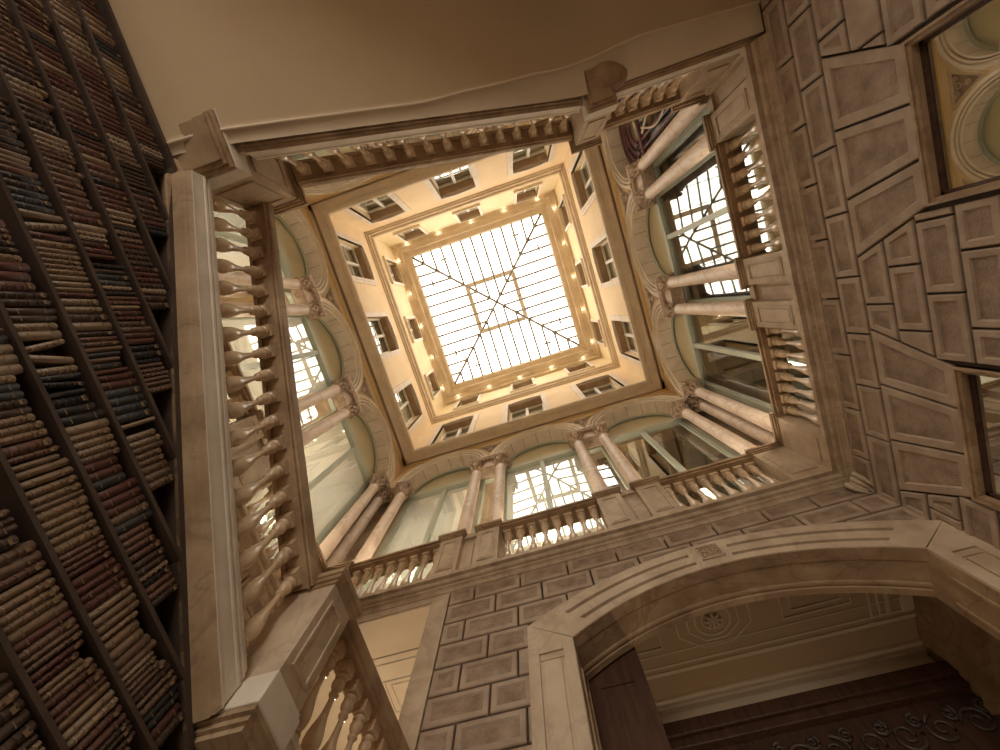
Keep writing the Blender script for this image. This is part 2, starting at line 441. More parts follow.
# soffit lining of the arch with a sunk panel edge
so = MB(); path = []
for i in range(41):
    u = .107 + 3.043 * i / 40; path.append(lambda a, b, u=u: T(u, b, head_in(u) - a))
so.sweep(path, [(-.02, D - .074), (0.006, D - .074), (.012, D - .07), (.012, D + .05), (.004, D + .06), (.004, D + .26), (.012, D + .27), (.016, D + .29), (.012, D + .31), (.004, D + .32), (.018, D + .33), (.018, D + .392), (-.02, D + .392)])
so.build('soffit_lining', stone_dk, arch)
# carved square ornament near the crown
orn = MB(); u0, u1 = 1.52, 1.74; z0 = 3.70; z1 = 3.90
orn.sbox(T, u0, u1, D - .09, D - .05, z0, z0 + .012); orn.sbox(T, u0, u1, D - .09, D - .05, z1 - .012, z1)
orn.sbox(T, u0, u0 + .012, D - .09, D - .05, z0, z1); orn.sbox(T, u1 - .012, u1, D - .09, D - .05, z0, z1)
orn.sbox(T, u0 + .004, u1 - .004, D - .0765, D - .05, z0 + .004, z1 - .004, 1)
for i in range(4):
    for j in range(4):
        cu = u0 + .035 + .05 * i; cz = z0 + .032 + .045 * j
        pts = [T(cu + .017 * math.cos(a + i + j), D - .083, cz + .017 * math.sin(a + i + j)) for a in [k * PI / 4 for k in range(7)]]
        orn.tube(pts, .006, 5, 0)
orn.build('square_ornament', [stone, stone_dk], arch)
# pilasters below
for (a, b) in ((-.31, .107), (3.15, 3.54)):
    p = MB(); p.sbox(T, a, b, D - .05, D + .02, Z_FLOOR, 3.2)
    tri = [(a, 3.19), (b, 3.19), (a, head_out(a))] if a < 0 else [(a, 3.19), (b, 3.19), (b, head_out(b))]
    for dd in (D - .0749, D + .02): p.poly([T(u, dd, z) for u, z in tri])
    for i in range(3):
        q0, q1 = tri[i], tri[(i + 1) % 3]; p.poly([T(q0[0], D - .0749, q0[1]), T(q1[0], D - .0749, q1[1]), T(q1[0], D + .02, q1[1]), T(q0[0], D + .02, q0[1])])
    # recessed panel built as four raised fillets
    pa, pb = a + .10, b - .10
    for (x0, x1, zz0, zz1) in ((a, pa, .2, 3.2), (pb, b, .2, 3.2), (pa, pb, 3.10, 3.2)):
        p.sbox(T, x0, x1, D - .075, D - .045, zz0, zz1 if x0 != pa else 3.2)
    p.sbox(T, pa, pb, D - .06, D - .045, 3.04, 3.10); p.sbox(T, pa + .03, pb - .03, D - .066, D - .05, .2, 3.02)
    p.build('pilaster', stone, arch, .004)
for (a, s) in ((.107, 1), (3.15, -1)):
    p = MB()
    p.sbox(T, a - .02 * s, a + .004 * s, D - .05, D + .39, Z_FLOOR, 3.2)
    for dd in ((.06, .09), (.29, .32)): p.sbox(T, a, a + .02 * s, D + dd[0], D + dd[1], .2, 3.0)
    p.build('jamb_panel', stone_dk, arch)

# vestibule behind the arch
v = MB(); v.box(-.25, 3.95, 3.8, 5.62, 4.20, 4.4)
struct('ceiling_vestibule', v, cream, 'cream vestibule ceiling beyond the wide arch')
v = MB(); v.box(3.75, 3.95, 3.8, 5.62, Z_FLOOR, 4.2); v.box(-.25, -.05, 3.8, 5.62, Z_FLOOR, 4.2)
for i in range(3):
    y0 = 4.0 + i * .55
    v.box(3.72, 3.76, y0, y0 + .03, 1.5, 3.3); v.box(3.72, 3.76, y0 + .4, y0 + .43, 1.5, 3.3); v.box(3.72, 3.76, y0, y0 + .43, 3.27, 3.30)
v.box(3.69, 3.76, 3.8, 5.6, 3.45, 3.52)
struct('wall_vestibule', v, stone_dk, 'brown panelled wall of the vestibule beyond the wide arch')
tr = MB()
for k, (y, z, h, w) in enumerate([(5.42, 4.12, .09, .2), (5.36, 4.16, .05, .1), (5.0, 4.18, .03, .05), (4.92, 4.185, .02, .03), (4.76, 4.185, .02, .02)]):
    tr.box(-.05, 3.75, y, y + w, z, 4.2)
for x, w in ((3.62, .13), (3.45, .05), (3.36, .03), (3.28, .02)): tr.box(x, x + w, 3.8, 4.95, 4.175, 4.2)
tr.box(-.05, 3.75, 5.5, 5.62, 3.93, 4.2)
struct('trim_1', tr, cream_l, 'stepped cream mouldings round the vestibule ceiling', bevel=.01)
ro = MB(); cx, cy, cz = 1.585, 4.47, 4.2
def ring(mb, r, n, rt, rot=0, z=cz, stretch=1): mb.tube([(cx + r * stretch * math.cos(rot + 2 * PI * i / n), cy + r * math.sin(rot + 2 * PI * i / n), z - rt * .4) for i in range(n)], rt, 6, 0, True)
ring(ro, .20, 24, .016); ring(ro, .27, 8, .014, PI / 8, stretch=1.15); ring(ro, .36, 8, .012, PI / 8, stretch=1.25); ring(ro, .12, 20, .01)
for i in range(8):
    a = i * PI / 4; ro.tube([(cx + .03 * math.cos(a), cy + .03 * math.sin(a), cz - .02), (cx + .075 * math.cos(a), cy + .075 * math.sin(a), cz - .035), (cx + .11 * math.cos(a), cy + .11 * math.sin(a), cz - .005)], [.016, .022, .006], 6)
ro.lathe([(.001, -.06), (.02, -.05), (.035, -.02), (.03, 0)], (cx, cy, cz), 10)
tag(ro.build('ceiling_rosette', cream_l), 'plaster rosette in an octagonal frame on the vestibule ceiling', 'rosette')
cf = MB()
for (x0, x1, y0, y1) in ((2.35, 3.1, 4.25, 4.68), (2.45, 3.0, 4.33, 4.60), (.5, .95, 4.25, 4.68)):
    pts = [(x0, y0, 4.19), (x1, y0, 4.19), (x1, y1, 4.19), (x0, y1, 4.19)]; cf.tube(pts, .014, 6, 0, True)
tag(cf.build('ceiling_frame', cream_l), 'raised plaster frames beside the rosette on the vestibule ceiling', 'moulding')
# dark timber door leaf just inside the arch
dl = empty('wooden_door', (.115, 3.84, Z_FLOOR)); tag(dl, 'dark walnut door leaf standing open just inside the wide arch', 'door')
m = MB(); m.box(0, .505, 0, .05, 0, 5.75); m.build('door_leaf', wood_dk, dl)
m = MB()
for z in (.5, 2.0, 3.5): m.box(.08, .42, -.012, .004, z, z + .02); m.box(.08, .42, -.012, .004, z + 1.2, z + 1.22); m.box(.08, .10, -.012, .004, z, z + 1.2); m.box(.40, .42, -.012, .004, z, z + 1.2)
m.build('door_moulding', wood_dk, dl)
m = MB(); m.lathe([(.012, 0), (.02, .01), (.03, .03), (.02, .05), (.001, .055)], (.45, -.03, 2.6), 10); m.build('door_knob', iron, dl)
# carved timber screen on the back wall
cs = empty('carved_screen', (0, 5.5, Z_FLOOR)); tag(cs, 'dark carved timber screen with scrolls on the back vestibule wall', 'screen')
m = MB(); m.box(-.05, 3.75, 0, .12, 0, 5.5); m.build('backboard', wood_dk, cs)
m = MB(); m.box(-.05, 3.75, -.14, 0, 5.38, 5.53); m.box(-.05, 3.75, -.1, 0, 5.28, 5.38); m.box(-.05, 3.75, -.05, 0, 4.72, 4.77); m.build('cornice_moulding', wood_dk, cs, .01)
def scroll(mb, cx, cz, r, y, n=26, turns=1.6, rt=.02, flip=1, ph=0):
    pts = []
    for i in range(n):
        t = i / (n - 1); a = ph + flip * turns * 2 * PI * t; rr = r * (1 - .85 * t); pts.append((cx + rr * math.cos(a), y, cz + rr * math.sin(a)))
    mb.tube(pts, [rt * (1 - .5 * i / n) for i in range(n)], 6)
m = MB()
for i in range(9):
    scroll(m, .9 + i * .33, 5.02, .14, -.02, flip=1 if i % 2 else -1, ph=PI / 2 * (i % 3))
    scroll(m, 1.06 + i * .33, 5.13, .07, -.02, flip=-1 if i % 2 else 1, ph=1)
m.build('scrollwork', wood_sh, cs)
# room beyond the tall side opening
v = MB(); v.box(-5.8, -.25, 3.8, 5.62, 4.30, 4.5)
struct('ceiling_side_room', v, cream_l, 'cream ceiling seen through the tall side opening')
v = MB()
for k, (h, rt) in enumerate(((.75, .012), (.62, .01), (.30, .014), (.22, .008))):
    v.tube([(-2.15 - h, 4.55 - h * .75, 4.295), (-2.15 + h, 4.55 - h * .75, 4.295), (-2.15 + h, 4.55 + h * .75, 4.295), (-2.15 - h, 4.55 + h * .75, 4.295)], rt, 5, 0, True)
v.tube([(-2.15 + .09 * math.cos(a * PI / 6), 4.55 + .07 * math.sin(a * PI / 6), 4.295) for a in range(12)], .01, 5, 0, True)
struct('trim_2', v, ledge_m, 'square coffer lines on the side room ceiling')
v = MB(); v.box(-.25, -.06, 3.8, 5.62, Z_FLOOR, 4.3); struct('wall_side_room', v, cream_l, 'cream side room wall')

# ------------------------------------------------------------------ gallery ledge (all round the court) and floor
LEDGE = [(.02, 4.27), (-.015, 4.27), (-.015, 4.305), (-.045, 4.31), (-.045, 4.335), (-.06, 4.355), (-.085, 4.365), (-.085, 4.395), (-.065, 4.40), (-.11, 4.41), (-.125, 4.43), (-.125, 4.455), (-.11, 4.46), (-.165, 4.465), (-.165, 4.52), (-.1, 4.52), (.45, 4.52)]
for k, side in enumerate(('right', 'front', 'left')):
    T, D, U = SIDES[side]
    mb = MB()
    path = [lambda a, b, s=s: T(s * (U + a), D + a, b) for s in (-1, 1)]
    if side != 'front':
        lo = -1.30 if side == 'right' else -3.42
        path = [lambda a, b, lo=lo: T(lo, D + a, b), lambda a, b: T(U + a, D + a, b)]
    mb.sweep(path, LEDGE, caps=False)
    mb.sbox(T, -U - .3, U + .3, D + .02, D + 2.3, 4.36, 4.518)
    struct(f'trim_{k + 3}', mb, ledge_b, {'right': 'moulded stone ledge over the flat arched windows', 'front': 'moulded stone ledge over the wide segmental arch', 'left': 'moulded stone ledge behind the long sloping balustrade'}[side])
# carved corner bracket under the ledge between the two block walls
cb = MB()
for k_, (dx, dy) in enumerate(((0, -.10), (-.03, -.05), (0, 0), (-.05, 0), (-.10, 0))):
    cb.tube([(3.51 + dx * .6, 3.38 + dy * .6, 4.10 + .03 * (k_ % 2)), (3.48 + dx, 3.36 + dy, 4.18), (3.45 + dx, 3.33 + dy, 4.26), (3.48 + dx, 3.36 + dy, 4.32)], [.012, .026, .03, .02], 6)
tag(cb.build('corner_bracket', stone), 'small carved leaf bracket tucked under the ledge at the wall corner', 'bracket')

# ------------------------------------------------------------------ balusters, pedestals, rails
def baluster_profile(h, r):
    k = [(.95, .0), (1.0, .012), (1.0, .03), (.90, .04), (.62, .045), (.60, .06), (.86, .068), (.92, .08), (.86, .092), (.64, .098), (.62, .115), (.80, .14), (.98, .18), (1.06, .23), (1.02, .29), (.86, .36), (.66, .43),
         (.50, .50), (.41, .58), (.36, .66), (.35, .71), (.37, .73), (.60, .735), (.66, .75), (.60, .765), (.40, .77), (.42, .79), (.62, .81), (.82, .84), (.88, .875), (.80, .91), (.56, .93), (.54, .94), (.84, .945), (.88, .96), (.84, .975), (.5, .98)]
    return [(a * r, b * h) for a, b in k]
def baluster_mesh(h, r, n=14):
    b = MB(); pl = .075 * h
    b.box(-r * 1.05, r * 1.05, -r * 1.05, r * 1.05, -.05, pl * .8)
    b.lathe([(x, z * .88 + pl * .8) for x, z in baluster_profile(h, r)], (0, 0, 0), n, cap=False)
    b.box(-r * .92, r * .92, -r * .92, r * .92, h - pl * .8, h + .05)
    return b.data('baluster', [baluster_m])
BAL_G = baluster_mesh(ZR - ZL, .062); BAL_U = baluster_mesh(.60, .050, 18); BAL_S = baluster_mesh(.64, .052, 18)
def put(mesh, name, loc, parent, rz=0):
    o = bpy.data.objects.new(name, mesh); COL.objects.link(o); o.location = loc; o.rotation_euler = (0, 0, rz); o.parent = parent; return o
def pedestal(parent, T, u0, u1, d0, d1, z0, z1, panel=True, capn=.035, name='pedestal'):
    p = MB(); p.sbox(T, u0, u1, d0, d1, z0, z1)
    p.sbox(T, u0 - .015, u1 + .015, d0 - .015, d1, z0, z0 + .06)
    if panel:
        e = .055
        for a, b, c, d in ((u0 + e, u1 - e, z1 - .12, z1 - .10), (u0 + e, u1 - e, z0 + .12, z0 + .14), (u0 + e, u0 + e + .018, z0 + .141, z1 - .121), (u1 - e - .018, u1 - e, z0 + .141, z1 - .121)):
            p.sbox(T, a, b, d0 - .012, d0 + .01, c, d)
        p.sbox(T, u0 + e + .035, u1 - e - .035, d0 - .008, d0 + .01, z0 + .16, z1 - .16)
    o = p.build(name, stone, parent)
    c = MB(); c.sbox(T, u0 - .012, u1 + .012, d0 - .012, d1, z1 - .01, z1 + .02); c.sbox(T, u0 - .03, u1 + .03, d0 - .03, d1 + .02, z1 + .02, z1 + .055); c.sbox(T, u0 - .045, u1 + .045, d0 - .045, d1 + .03, z1 + .055, z1 + .10)
    c.build('cap_moulding', stone_dk, o)
    return o
P1, SP = 1.14, .27
BAYN = {-1: 'far', 0: 'middle', 1: 'near'}
def gallery_balustrade(side):
    T, D0, U = SIDES[side]; A = ARCD[side]; uo = UOFF[side]
    d0 = D0 - .13; d1 = d0 + .30
    lab = {'right': 'stone gallery balustrade with panelled pedestals over the flat arched windows', 'front': 'stone gallery balustrade with panelled pedestals over the wide arch', 'left': 'stone gallery balustrade glimpsed behind the long sloping balustrade'}[side]
    t = empty('gallery_balustrade'); tag(t, lab, 'balustrade')
    peds = []
    for s in (-1, 1):
        for q in (-1, 1):
            c = uo + s * (P1 + .02) + q * SP * 1.03; w = .165
            pedestal(t, T, c - w, c + w, d0, d1, ZL, ZR); peds.append((c - w, c + w))
    # recessed link between the paired pedestals
    for s in (-1, 1):
        lk = MB(); c = uo + s * (P1 + .02); lk.sbox(T, c - .13, c + .13, d0 + .09, d1, ZL, ZR - .02); lk.sbox(T, c - .13, c + .13, d0 + .05, d1, ZR - .02, ZR + .08); lk.sbox(T, c - .05, c + .05, d0 + .075, d1, ZL + .1, ZR - .14)
        lk.build('pedestal_link', stone, t)
    ends = [(-U - .05, peds[0][0]), (peds[1][1], peds[2][0]), (peds[3][1], U + .05)]
    cw = .42     # corner pedestal reach
    runs = [(-U + .13 + cw, peds[0][0]), (peds[1][1], peds[2][0]), (peds[3][1], U - .13 - cw)]
    if side == 'right': runs = runs[1:]
    for a, b in runs:
        r = MB(); r.sbox(T, a, b, d0 + .03, d1 - .03, ZR, ZR + .03); r.sbox(T, a, b, d0 + .0, d1, ZR + .03, ZR + .07); r.sbox(T, a, b, d0 + .02, d1 - .02, ZR + .07, ZR + .10)
        r.build('rail', stone_dk, t)
        n = 8; w = (b - a) / n
        for i in range(n):
            put(BAL_G, 'baluster', T(a + w * (i + .5), (d0 + d1) / 2 + .0, ZL), t)
    b_ = MB()
    b_.sbox(T, runs[0][0] - .3, runs[-1][1] + .3, d0 + .02, d1 - .02, ZL, ZL + .035); b_.build('base_course', stone, t)
    return t
for s in ('right', 'front', 'left'): gallery_balustrade(s)
# corner pedestals (L shaped in plan)
for sx, lab, z in ((1, 'L shaped corner pedestal of the gallery where the two block walls meet', 0), (-1, 'L shaped corner pedestal of the gallery behind the stair foot pedestal', 0)):
    t = empty('corner_pedestal'); tag(t, lab, 'pedestal')
    x0, x1 = 3.54 - .13, 3.54 + .2; y0, y1 = 3.42 - .13, 3.42 + .2; c = .42
    m = MB()
    m.box(min(sx * (x0 - c), sx * x1), max(sx * (x0 - c), sx * x1), y0 + .0, y1, ZL, ZR); m.box(min(sx * x0, sx * x1), max(sx * x0, sx * x1), y0 - c, y0 + .01, ZL, ZR)
    m.box(min(sx * (x0 - c + .06), sx * (x0 - .06)), max(sx * (x0 - c + .06), sx * (x0 - .06)), y0 - .012, y0 + .01, ZL + .14, ZR - .14)
    m.box(min(sx * (x0 - .012), sx * x0), max(sx * (x0 - .012), sx * x0), y0 - c + .06, y0 - .06, ZL + .14, ZR - .14)
    m.build('pedestal_body', stone, t)
    m = MB()
    for e, za, zb in ((.015, ZR - .01, ZR + .02), (.03, ZR + .02, ZR + .055), (.045, ZR + .055, ZR + .10)):
        m.box(min(sx * (x0 - c - e), sx * x1), max(sx * (x0 - c - e), sx * x1), y0 - e, y1, za, zb); m.box(min(sx * (x0 - e), sx * x1), max(sx * (x0 - e), sx * x1), y0 - c - e, y0, za, zb)
    m.build('cap_moulding', stone_dk, t)

# ------------------------------------------------------------------ columns
def column_proto():
    t = empty('gallery_column'); z0 = ZR + .10
    m = MB(); m.box(-.14, .14, -.14, .14, z0, z0 + .05); m.lathe([(.14, .05), (.145, .075), (.13, .10), (.115, .11), (.125, .13), (.118, .15)], (0, 0, z0), 20); m.build('column_base', marble, t)
    m = MB(); H = ZN - z0 - .14
    m.lathe([(.116 - .014 * (k / 12) ** 1.6, z0 + .14 + H * k / 12) for k in range(13)], (0, 0, 0), 24, cap=False); m.build('shaft', marble, t)
    m = MB(); h = ZS - ZN - .1; z = ZN
    m.lathe([(.10, 0), (.118, .01), (.118, .03), (.098, .04), (.10, .1 * h), (.105, .4 * h), (.12, .65 * h), (.145, .88 * h), (.15, .9 * h)], (0, 0, z), 16)
    for row, (zz, n, R, L) in enumerate(((.05, 8, .105, .17), (.17, 8, .115, .17))):
        for i in range(n):
            a = 2 * PI * (i + .5 * row) / n; ca, sa = math.cos(a), math.sin(a)
            pts = [(R * ca, R * sa, z + zz), ((R + .012) * ca, (R + .012) * sa, z + zz + L * .5), ((R + .045) * ca, (R + .045) * sa, z + zz + L * .9), ((R + .07) * ca, (R + .07) * sa, z + zz + L * .82)]
            m.tube(pts, [.03, .034, .026, .012], 5)
    for i in range(4):
        a = PI / 4 + i * PI / 2; ca, sa = math.cos(a), math.sin(a)
        pts = [(.13 * ca, .13 * sa, z + h * .62), (.17 * ca, .17 * sa, z + h * .85), (.20 * ca, .20 * sa, z + h * .93), (.215 * ca, .215 * sa, z + h * .82), (.19 * ca, .19 * sa, z + h * .76)]
        m.tube(pts, [.014, .022, .026, .026, .018], 6)
    m.box(-.16, .16, -.16, .16, z + h * .92, z + h + .0); m.box(-.175, .175, -.175, .175, z + h, z + h + .04)
    m.build('capital', capm, t)
    return t
proto = column_proto(); first = [True]
def col_label(side, u):
    s = {'right': 'over the flat arched windows', 'front': 'above the wide arch', 'left': 'behind the long sloping balustrade', 'rear': 'behind the upper stair balustrade'}[side]
    if side in ('right', 'left'): ends = ('stair top end', 'wide arch end') if side == 'right' else ('stair top end', 'stair foot end')
    elif side == 'front': ends = ('stair foot end', 'block wall corner end')
    else: ends = ('books end', 'block wall end')
    if abs(u) > 2.5: w = 'at the ' + ends[0 if u < 0 else 1]; k = 'single'
    else: k = ('outer' if abs(u) > P1 else 'inner'); w = 'of the pair towards the ' + ends[0 if u < 0 else 1]
    return f'{k} pale marble column {s}, {w}'
for side in ('right', 'front', 'left', 'rear'):
    T, D, U = SIDES[side]; A = ARCD[side]; uo = UOFF[side]
    for u in (-3.17, -P1 - SP, -P1 + SP, P1 - SP, P1 + SP, 3.17):
        c = proto if first[0] else copy_tree(proto); first[0] = False
        c.location = T(u + uo, A + .06, 0)
        tag(c, col_label(side, u), 'column', 'marble columns of the gallery arcade')
    if side in ('right', 'left'):
        for s in (1,):
            c = copy_tree(proto); c.location = T(3.42 + .06, A + .08, 0)
            tag(c, ('recessed pale marble column in the gallery corner ' + ('by the wide arch' if side == 'right' else 'by the stair foot')), 'column', 'marble columns of the gallery arcade')

# ------------------------------------------------------------------ arcade walls
RI, RO = .905, 1.125
BAYU = (-2 * P1, 0, 2 * P1)
for k, side in enumerate(('right', 'front', 'left', 'rear')):
    T, D, U = SIDES[side]; A = ARCD[side]; uo = UOFF[side]; A1 = A + .30
    mb = MB(); N = 28
    def arcpts(c, r): return [(c + r * math.cos(PI - PI * i / N), ZS + r * math.sin(PI * i / N)) for i in range(N + 1)]
    ztop = 10.35
    for b in BAYU:
        P = arcpts(b + uo, RI)
        for i in range(N):
            (a0, z0), (a1, z1) = P[i], P[i + 1]
            mb.poly([T(a0, A, z0), T(a1, A, z1), T(a1, A, ztop), T(a0, A, ztop)], 0)
            mb.poly([T(a0, A1, z0), T(a1, A1, z1), T(a1, A1, ztop), T(a0, A1, ztop)], 0)
            mb.poly([T(a0, A, z0), T(a1, A, z1), T(a1, A1, z1), T(a0, A1, z0)], 1)
    edges = [-U - .3] + [v for b in BAYU for v in (b + uo - RI, b + uo + RI)] + [U + .3]
    for i in range(0, len(edges), 2):
        mb.sbox(T, edges[i], edges[i + 1], A, A1, ZS, ztop, 0)
    struct(f'wall_{side}_arcade', mb, [plaster, stone], 'arcade wall with three round arches ' + WHERE[side])
    # archivolts, impost blocks, spandrels
    prof = [(RI - .012, A + .30), (RI - .012, A - .02), (RI + .02, A - .03), (RI + .035, A - .0), (RI + .05, A - .0), (RI + .055, A - .05), (RI + .085, A - .055), (RI + .09, A - .01), (RI + .115, A - .01), (RI + .12, A - .065), (RI + .165, A - .085), (RI + .175, A - .04), (RI + .195, A - .035), (RO, A - .06), (RO, A + .01)]
    for j, b in enumerate(BAYU):
        av = MB(); path = []
        for i in range(41):
            t = PI - PI * i / 40; path.append(lambda r, d, t=t, c=b + uo: T(c + r * math.cos(t), d, ZS + r * math.sin(t)))
        av.sweep(path, prof, 0)
        # voussoir joints on the intrados
        for i in range(1, 8):
            t = PI * i / 8; ct, st = math.cos(t), math.sin(t); c = b + uo
            e = .006
            av.hexa([T(c + (RI - .014) * ct - e * st, A - .0, ZS + (RI - .014) * st + e * ct), T(c + (RI - .014) * ct + e * st, A, ZS + (RI - .014) * st - e * ct), T(c + (RI - .014) * ct + e * st, A + .28, ZS + (RI - .014) * st - e * ct), T(c + (RI - .014) * ct - e * st, A + .28, ZS + (RI - .014) * st + e * ct),
                     T(c + RI * ct - e * st, A, ZS + RI * st + e * ct), T(c + RI * ct + e * st, A, ZS + RI * st - e * ct), T(c + RI * ct + e * st, A + .28, ZS + RI * st - e * ct), T(c + RI * ct - e * st, A + .28, ZS + RI * st + e * ct)], 1)
        o = av.build('round_arch', [trimw, stone_dk])
        pos = {'right': ('stair top end', 'middle', 'wide arch end'), 'left': ('stair top end', 'middle', 'stair foot end'), 'front': ('stair foot end', 'middle', 'block wall corner end'), 'rear': ('books end', 'middle', 'block wall end')}[side][j]
        tag(o, f'moulded round arch {WHERE[side]}, at the {pos}', 'arch', 'round arches of the gallery arcade')
    im = MB()
    for s in (-1, 1):
        c = uo + s * P1; im.sbox(T, c - SP - .16, c + SP + .16, A - .06, A + .28, ZS - .07, ZS + .0); im.sbox(T, c - SP - .18, c + SP + .18, A - .08, A + .28, ZS - .0, ZS + .03)
        im.sbox(T, c - SP + .02, c + SP - .02, A + .0, A + .25, ZN + .1, ZS - .06)
    struct(f'trim_{k + 10}', im, capm, 'impost blocks linking the paired capitals ' + WHERE[side])
    sp = MB()
    for c in (-P1, P1):
        c = c + uo; zt = 9.72; hw = .42
        tri = [(c - hw, zt), (c + hw, zt), (c, 9.02)]
        for w, d in ((0, .012), (.05, .02)):
            q = inset(tri, w) if w else tri
            if q:
                for i in range(len(q)):
                    p0, p1 = q[i], q[(i + 1) % len(q)]; sp.tube([T(p0[0], A - d, p0[1]), T(p1[0], A - d, p1[1])], .012, 5, 0)
        q = inset(tri, .07); sp.poly([T(u, A - .01, z) for u, z in q], 1)
        for (du, dz, r) in ((0, -.16, .1), (-.15, -.12, .07), (.15, -.12, .07), (0, -.36, .06)):
            pts = [T(c + du + r * (1 - .8 * t / 14) * math.cos(t * .7), A - .018, zt + dz + r * (1 - .8 * t / 14) * math.sin(t * .7)) for t in range(15)]
            sp.tube(pts, .01, 5, 0)
    for c in (-U + .02, U - .02):
        pass
    struct(f'trim_{k + 14}', sp, [trimw, block_mid], 'carved triangular spandrels between the round arches ' + WHERE[side])
    st = MB(); L = U
    st.sbox(T, -L, L, A - .012, A + .01, 9.86, 10.36, 0)
    st.sbox(T, -L, L, A - .03, A, 9.90, 9.93, 1); st.sbox(T, -L, L, A - .045, A, 9.93, 9.96, 0)
    struct(f'trim_{k + 18}', st, [plaster, ochre], 'ochre band below the main cornice ' + WHERE[side])

# ------------------------------------------------------------------ gallery glazing: each bay is a window
def glazing(side, j, n):
    T, D, U = SIDES[side]; A = ARCD[side]; uo = UOFF[side]; G = A + .34
    c = BAYU[j] + uo; w = RI; zt = 8.62
    f = MB(); cs = .07
    f.sbox(T, c - w - .03, c - w + cs, G - .03, G + .05, ZL, ZS + .1); f.sbox(T, c + w - cs, c + w + .03, G - .03, G + .05, ZL, ZS + .1)
    f.sbox(T, c - w, c + w, G - .06, G + .05, zt - .07, zt + .05); f.sbox(T, c - .045, c + .045, G - .04, G + .04, ZL, zt)
    for s in (-1, 1):
        f.sbox(T, c + s * (w - cs) - .02 - s * .02, c + s * (w - cs) + .02 - s * .02, G - .015, G + .03, ZL, zt)
    path = [lambda r, d, t=PI * i / 24: T(c + r * math.cos(t), d, ZS + r * math.sin(t)) for i in range(25)]
    f.sweep(path, [(RI - .09, G - .03), (RI - .09, G - .05), (RI + .02, G - .05), (RI + .02, G + .03), (RI - .09, G + .03)], 0)
    o = struct(f'window_{n}', f, green, f'pale green glazed bay under the round arch {WHERE[side]}')
    l = MB(); pts = [T(c + (RI - .05) * math.cos(PI * i / 24), G, ZS + (RI - .05) * math.sin(PI * i / 24)) for i in range(25)] + [T(c - RI + .05, G, zt + .03), T(c + RI - .05, G, zt + .03)]
    l.poly(pts, 0); l.poly([Vector(p) + Vector(T(0, .02, 0)) for p in pts], 0); l.build('lunette', lunette_m, o)
    g = MB(); g.sbox(T, c - w + .05, c + w - .05, G, G + .006, ZL, zt); g.build('pane', glass, o)
    blind = {'left': (1, 1, 1), 'front': (1, 1, 0), 'right': (0, 0, 0), 'rear': (0, 0, 0)}[side][j]
    if blind:
        b = MB(); b.poly([T(c - w + .04, G + .07, ZL), T(c + w - .04, G + .07, ZL), T(c + w - .04, G + .07, zt), T(c - w + .04, G + .07, zt)]); b.build('blind', blind_m, o)
    return o
n = 10
for side in ('right', 'front', 'left', 'rear'):
    for j in range(3): glazing(side, j, n); n += 1
    # side lights between the paired columns
    T, D, U = SIDES[side]; A = ARCD[side]; G = A + .34
    for s in (-1, 1):
        c = UOFF[side] + s * P1
        f = MB(); f.sbox(T, c - .24, c - .17, G - .05, G + .05, ZL, ZS); f.sbox(T, c + .17, c + .24, G - .05, G + .05, ZL, ZS); f.sbox(T, c - .24, c + .24, G - .05, G + .05, ZN + .15, ZS + .3)
        o = struct(f'window_{n}', f, green, f'narrow side light between paired columns {WHERE[side]}'); n += 1
        g = MB(); g.sbox(T, c - .18, c + .18, G, G + .006, ZL, ZN + .2); g.build('pane', glass, o)
    # pier masonry behind the corner columns
    pm = MB()
    for s in (-1, 1):
        pm.sbox(T, s * (U + .45) if s < 0 else UOFF[side] + 2 * P1 + RI + .02, UOFF[side] - 2 * P1 - RI - .02 if s < 0 else U + .45, G - .02, G + .2, ZL, 10.3)
    struct(f'trim_{k}{n}', pm, stone, f'corner piers of the arcade {WHERE[side]}')
# dark rooms behind the clear panes
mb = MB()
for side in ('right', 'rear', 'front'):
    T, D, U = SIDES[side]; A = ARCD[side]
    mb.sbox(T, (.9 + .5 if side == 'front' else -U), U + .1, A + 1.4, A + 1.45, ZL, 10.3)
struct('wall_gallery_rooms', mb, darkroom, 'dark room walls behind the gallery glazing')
# ornate plum door case in the end bay
dc = empty('carved_doorcase', (0, 0, 0)); tag(dc, 'plum brown carved doorcase inside the end arch by the stair top', 'doorcase')
T, D, U = SIDES['right']; G = 3.54 + .26; c = -2 * P1
m = MB()
for s in (-1, 1):
    for k_, w in ((.72, .06), (.52, .04), (.36, .04)): m.sbox(T, c + s * k_ - w / 2, c + s * k_ + w / 2, G, G + .06, ZL, ZS + .2)
m.sbox(T, c - .8, c + .8, G - .02, G + .05, ZS - .2, ZS - .12)
m.build('fluted_jambs', plum, dc)
m = MB(); path = [lambda r, d, t=PI * i / 24: T(c + r * math.cos(t), d, ZS + r * math.sin(t)) for i in range(25)]
for r0 in (.80, .66, .50, .34): m.sweep(path, [(r0 - .04, G + .04), (r0 - .04, G - .01), (r0, G - .03), (r0 + .04, G - .01), (r0 + .04, G + .04)], 0)
for i in range(9):
    a = PI * (i + .5) / 9; m.lathe([(.001, -.03), (.03, 0), (.001, .03)], T(c + .58 * math.cos(a), G, ZS + .58 * math.sin(a)), 8)
m.build('fan_moulding', plum, dc)
m = MB()
for s in (-1, 1):
    pts = [T(c + s * (.2 + .16 * math.sin(q * .45)), G, 6.0 + q * .16) for q in range(16)]; m.tube(pts, .022, 6)
    pts = [T(c + s * (.25 - .16 * math.sin(q * .45)), G, 6.0 + q * .16) for q in range(16)]; m.tube(pts, .016, 6)
m.build('openwork_scrolls', trimw, dc)

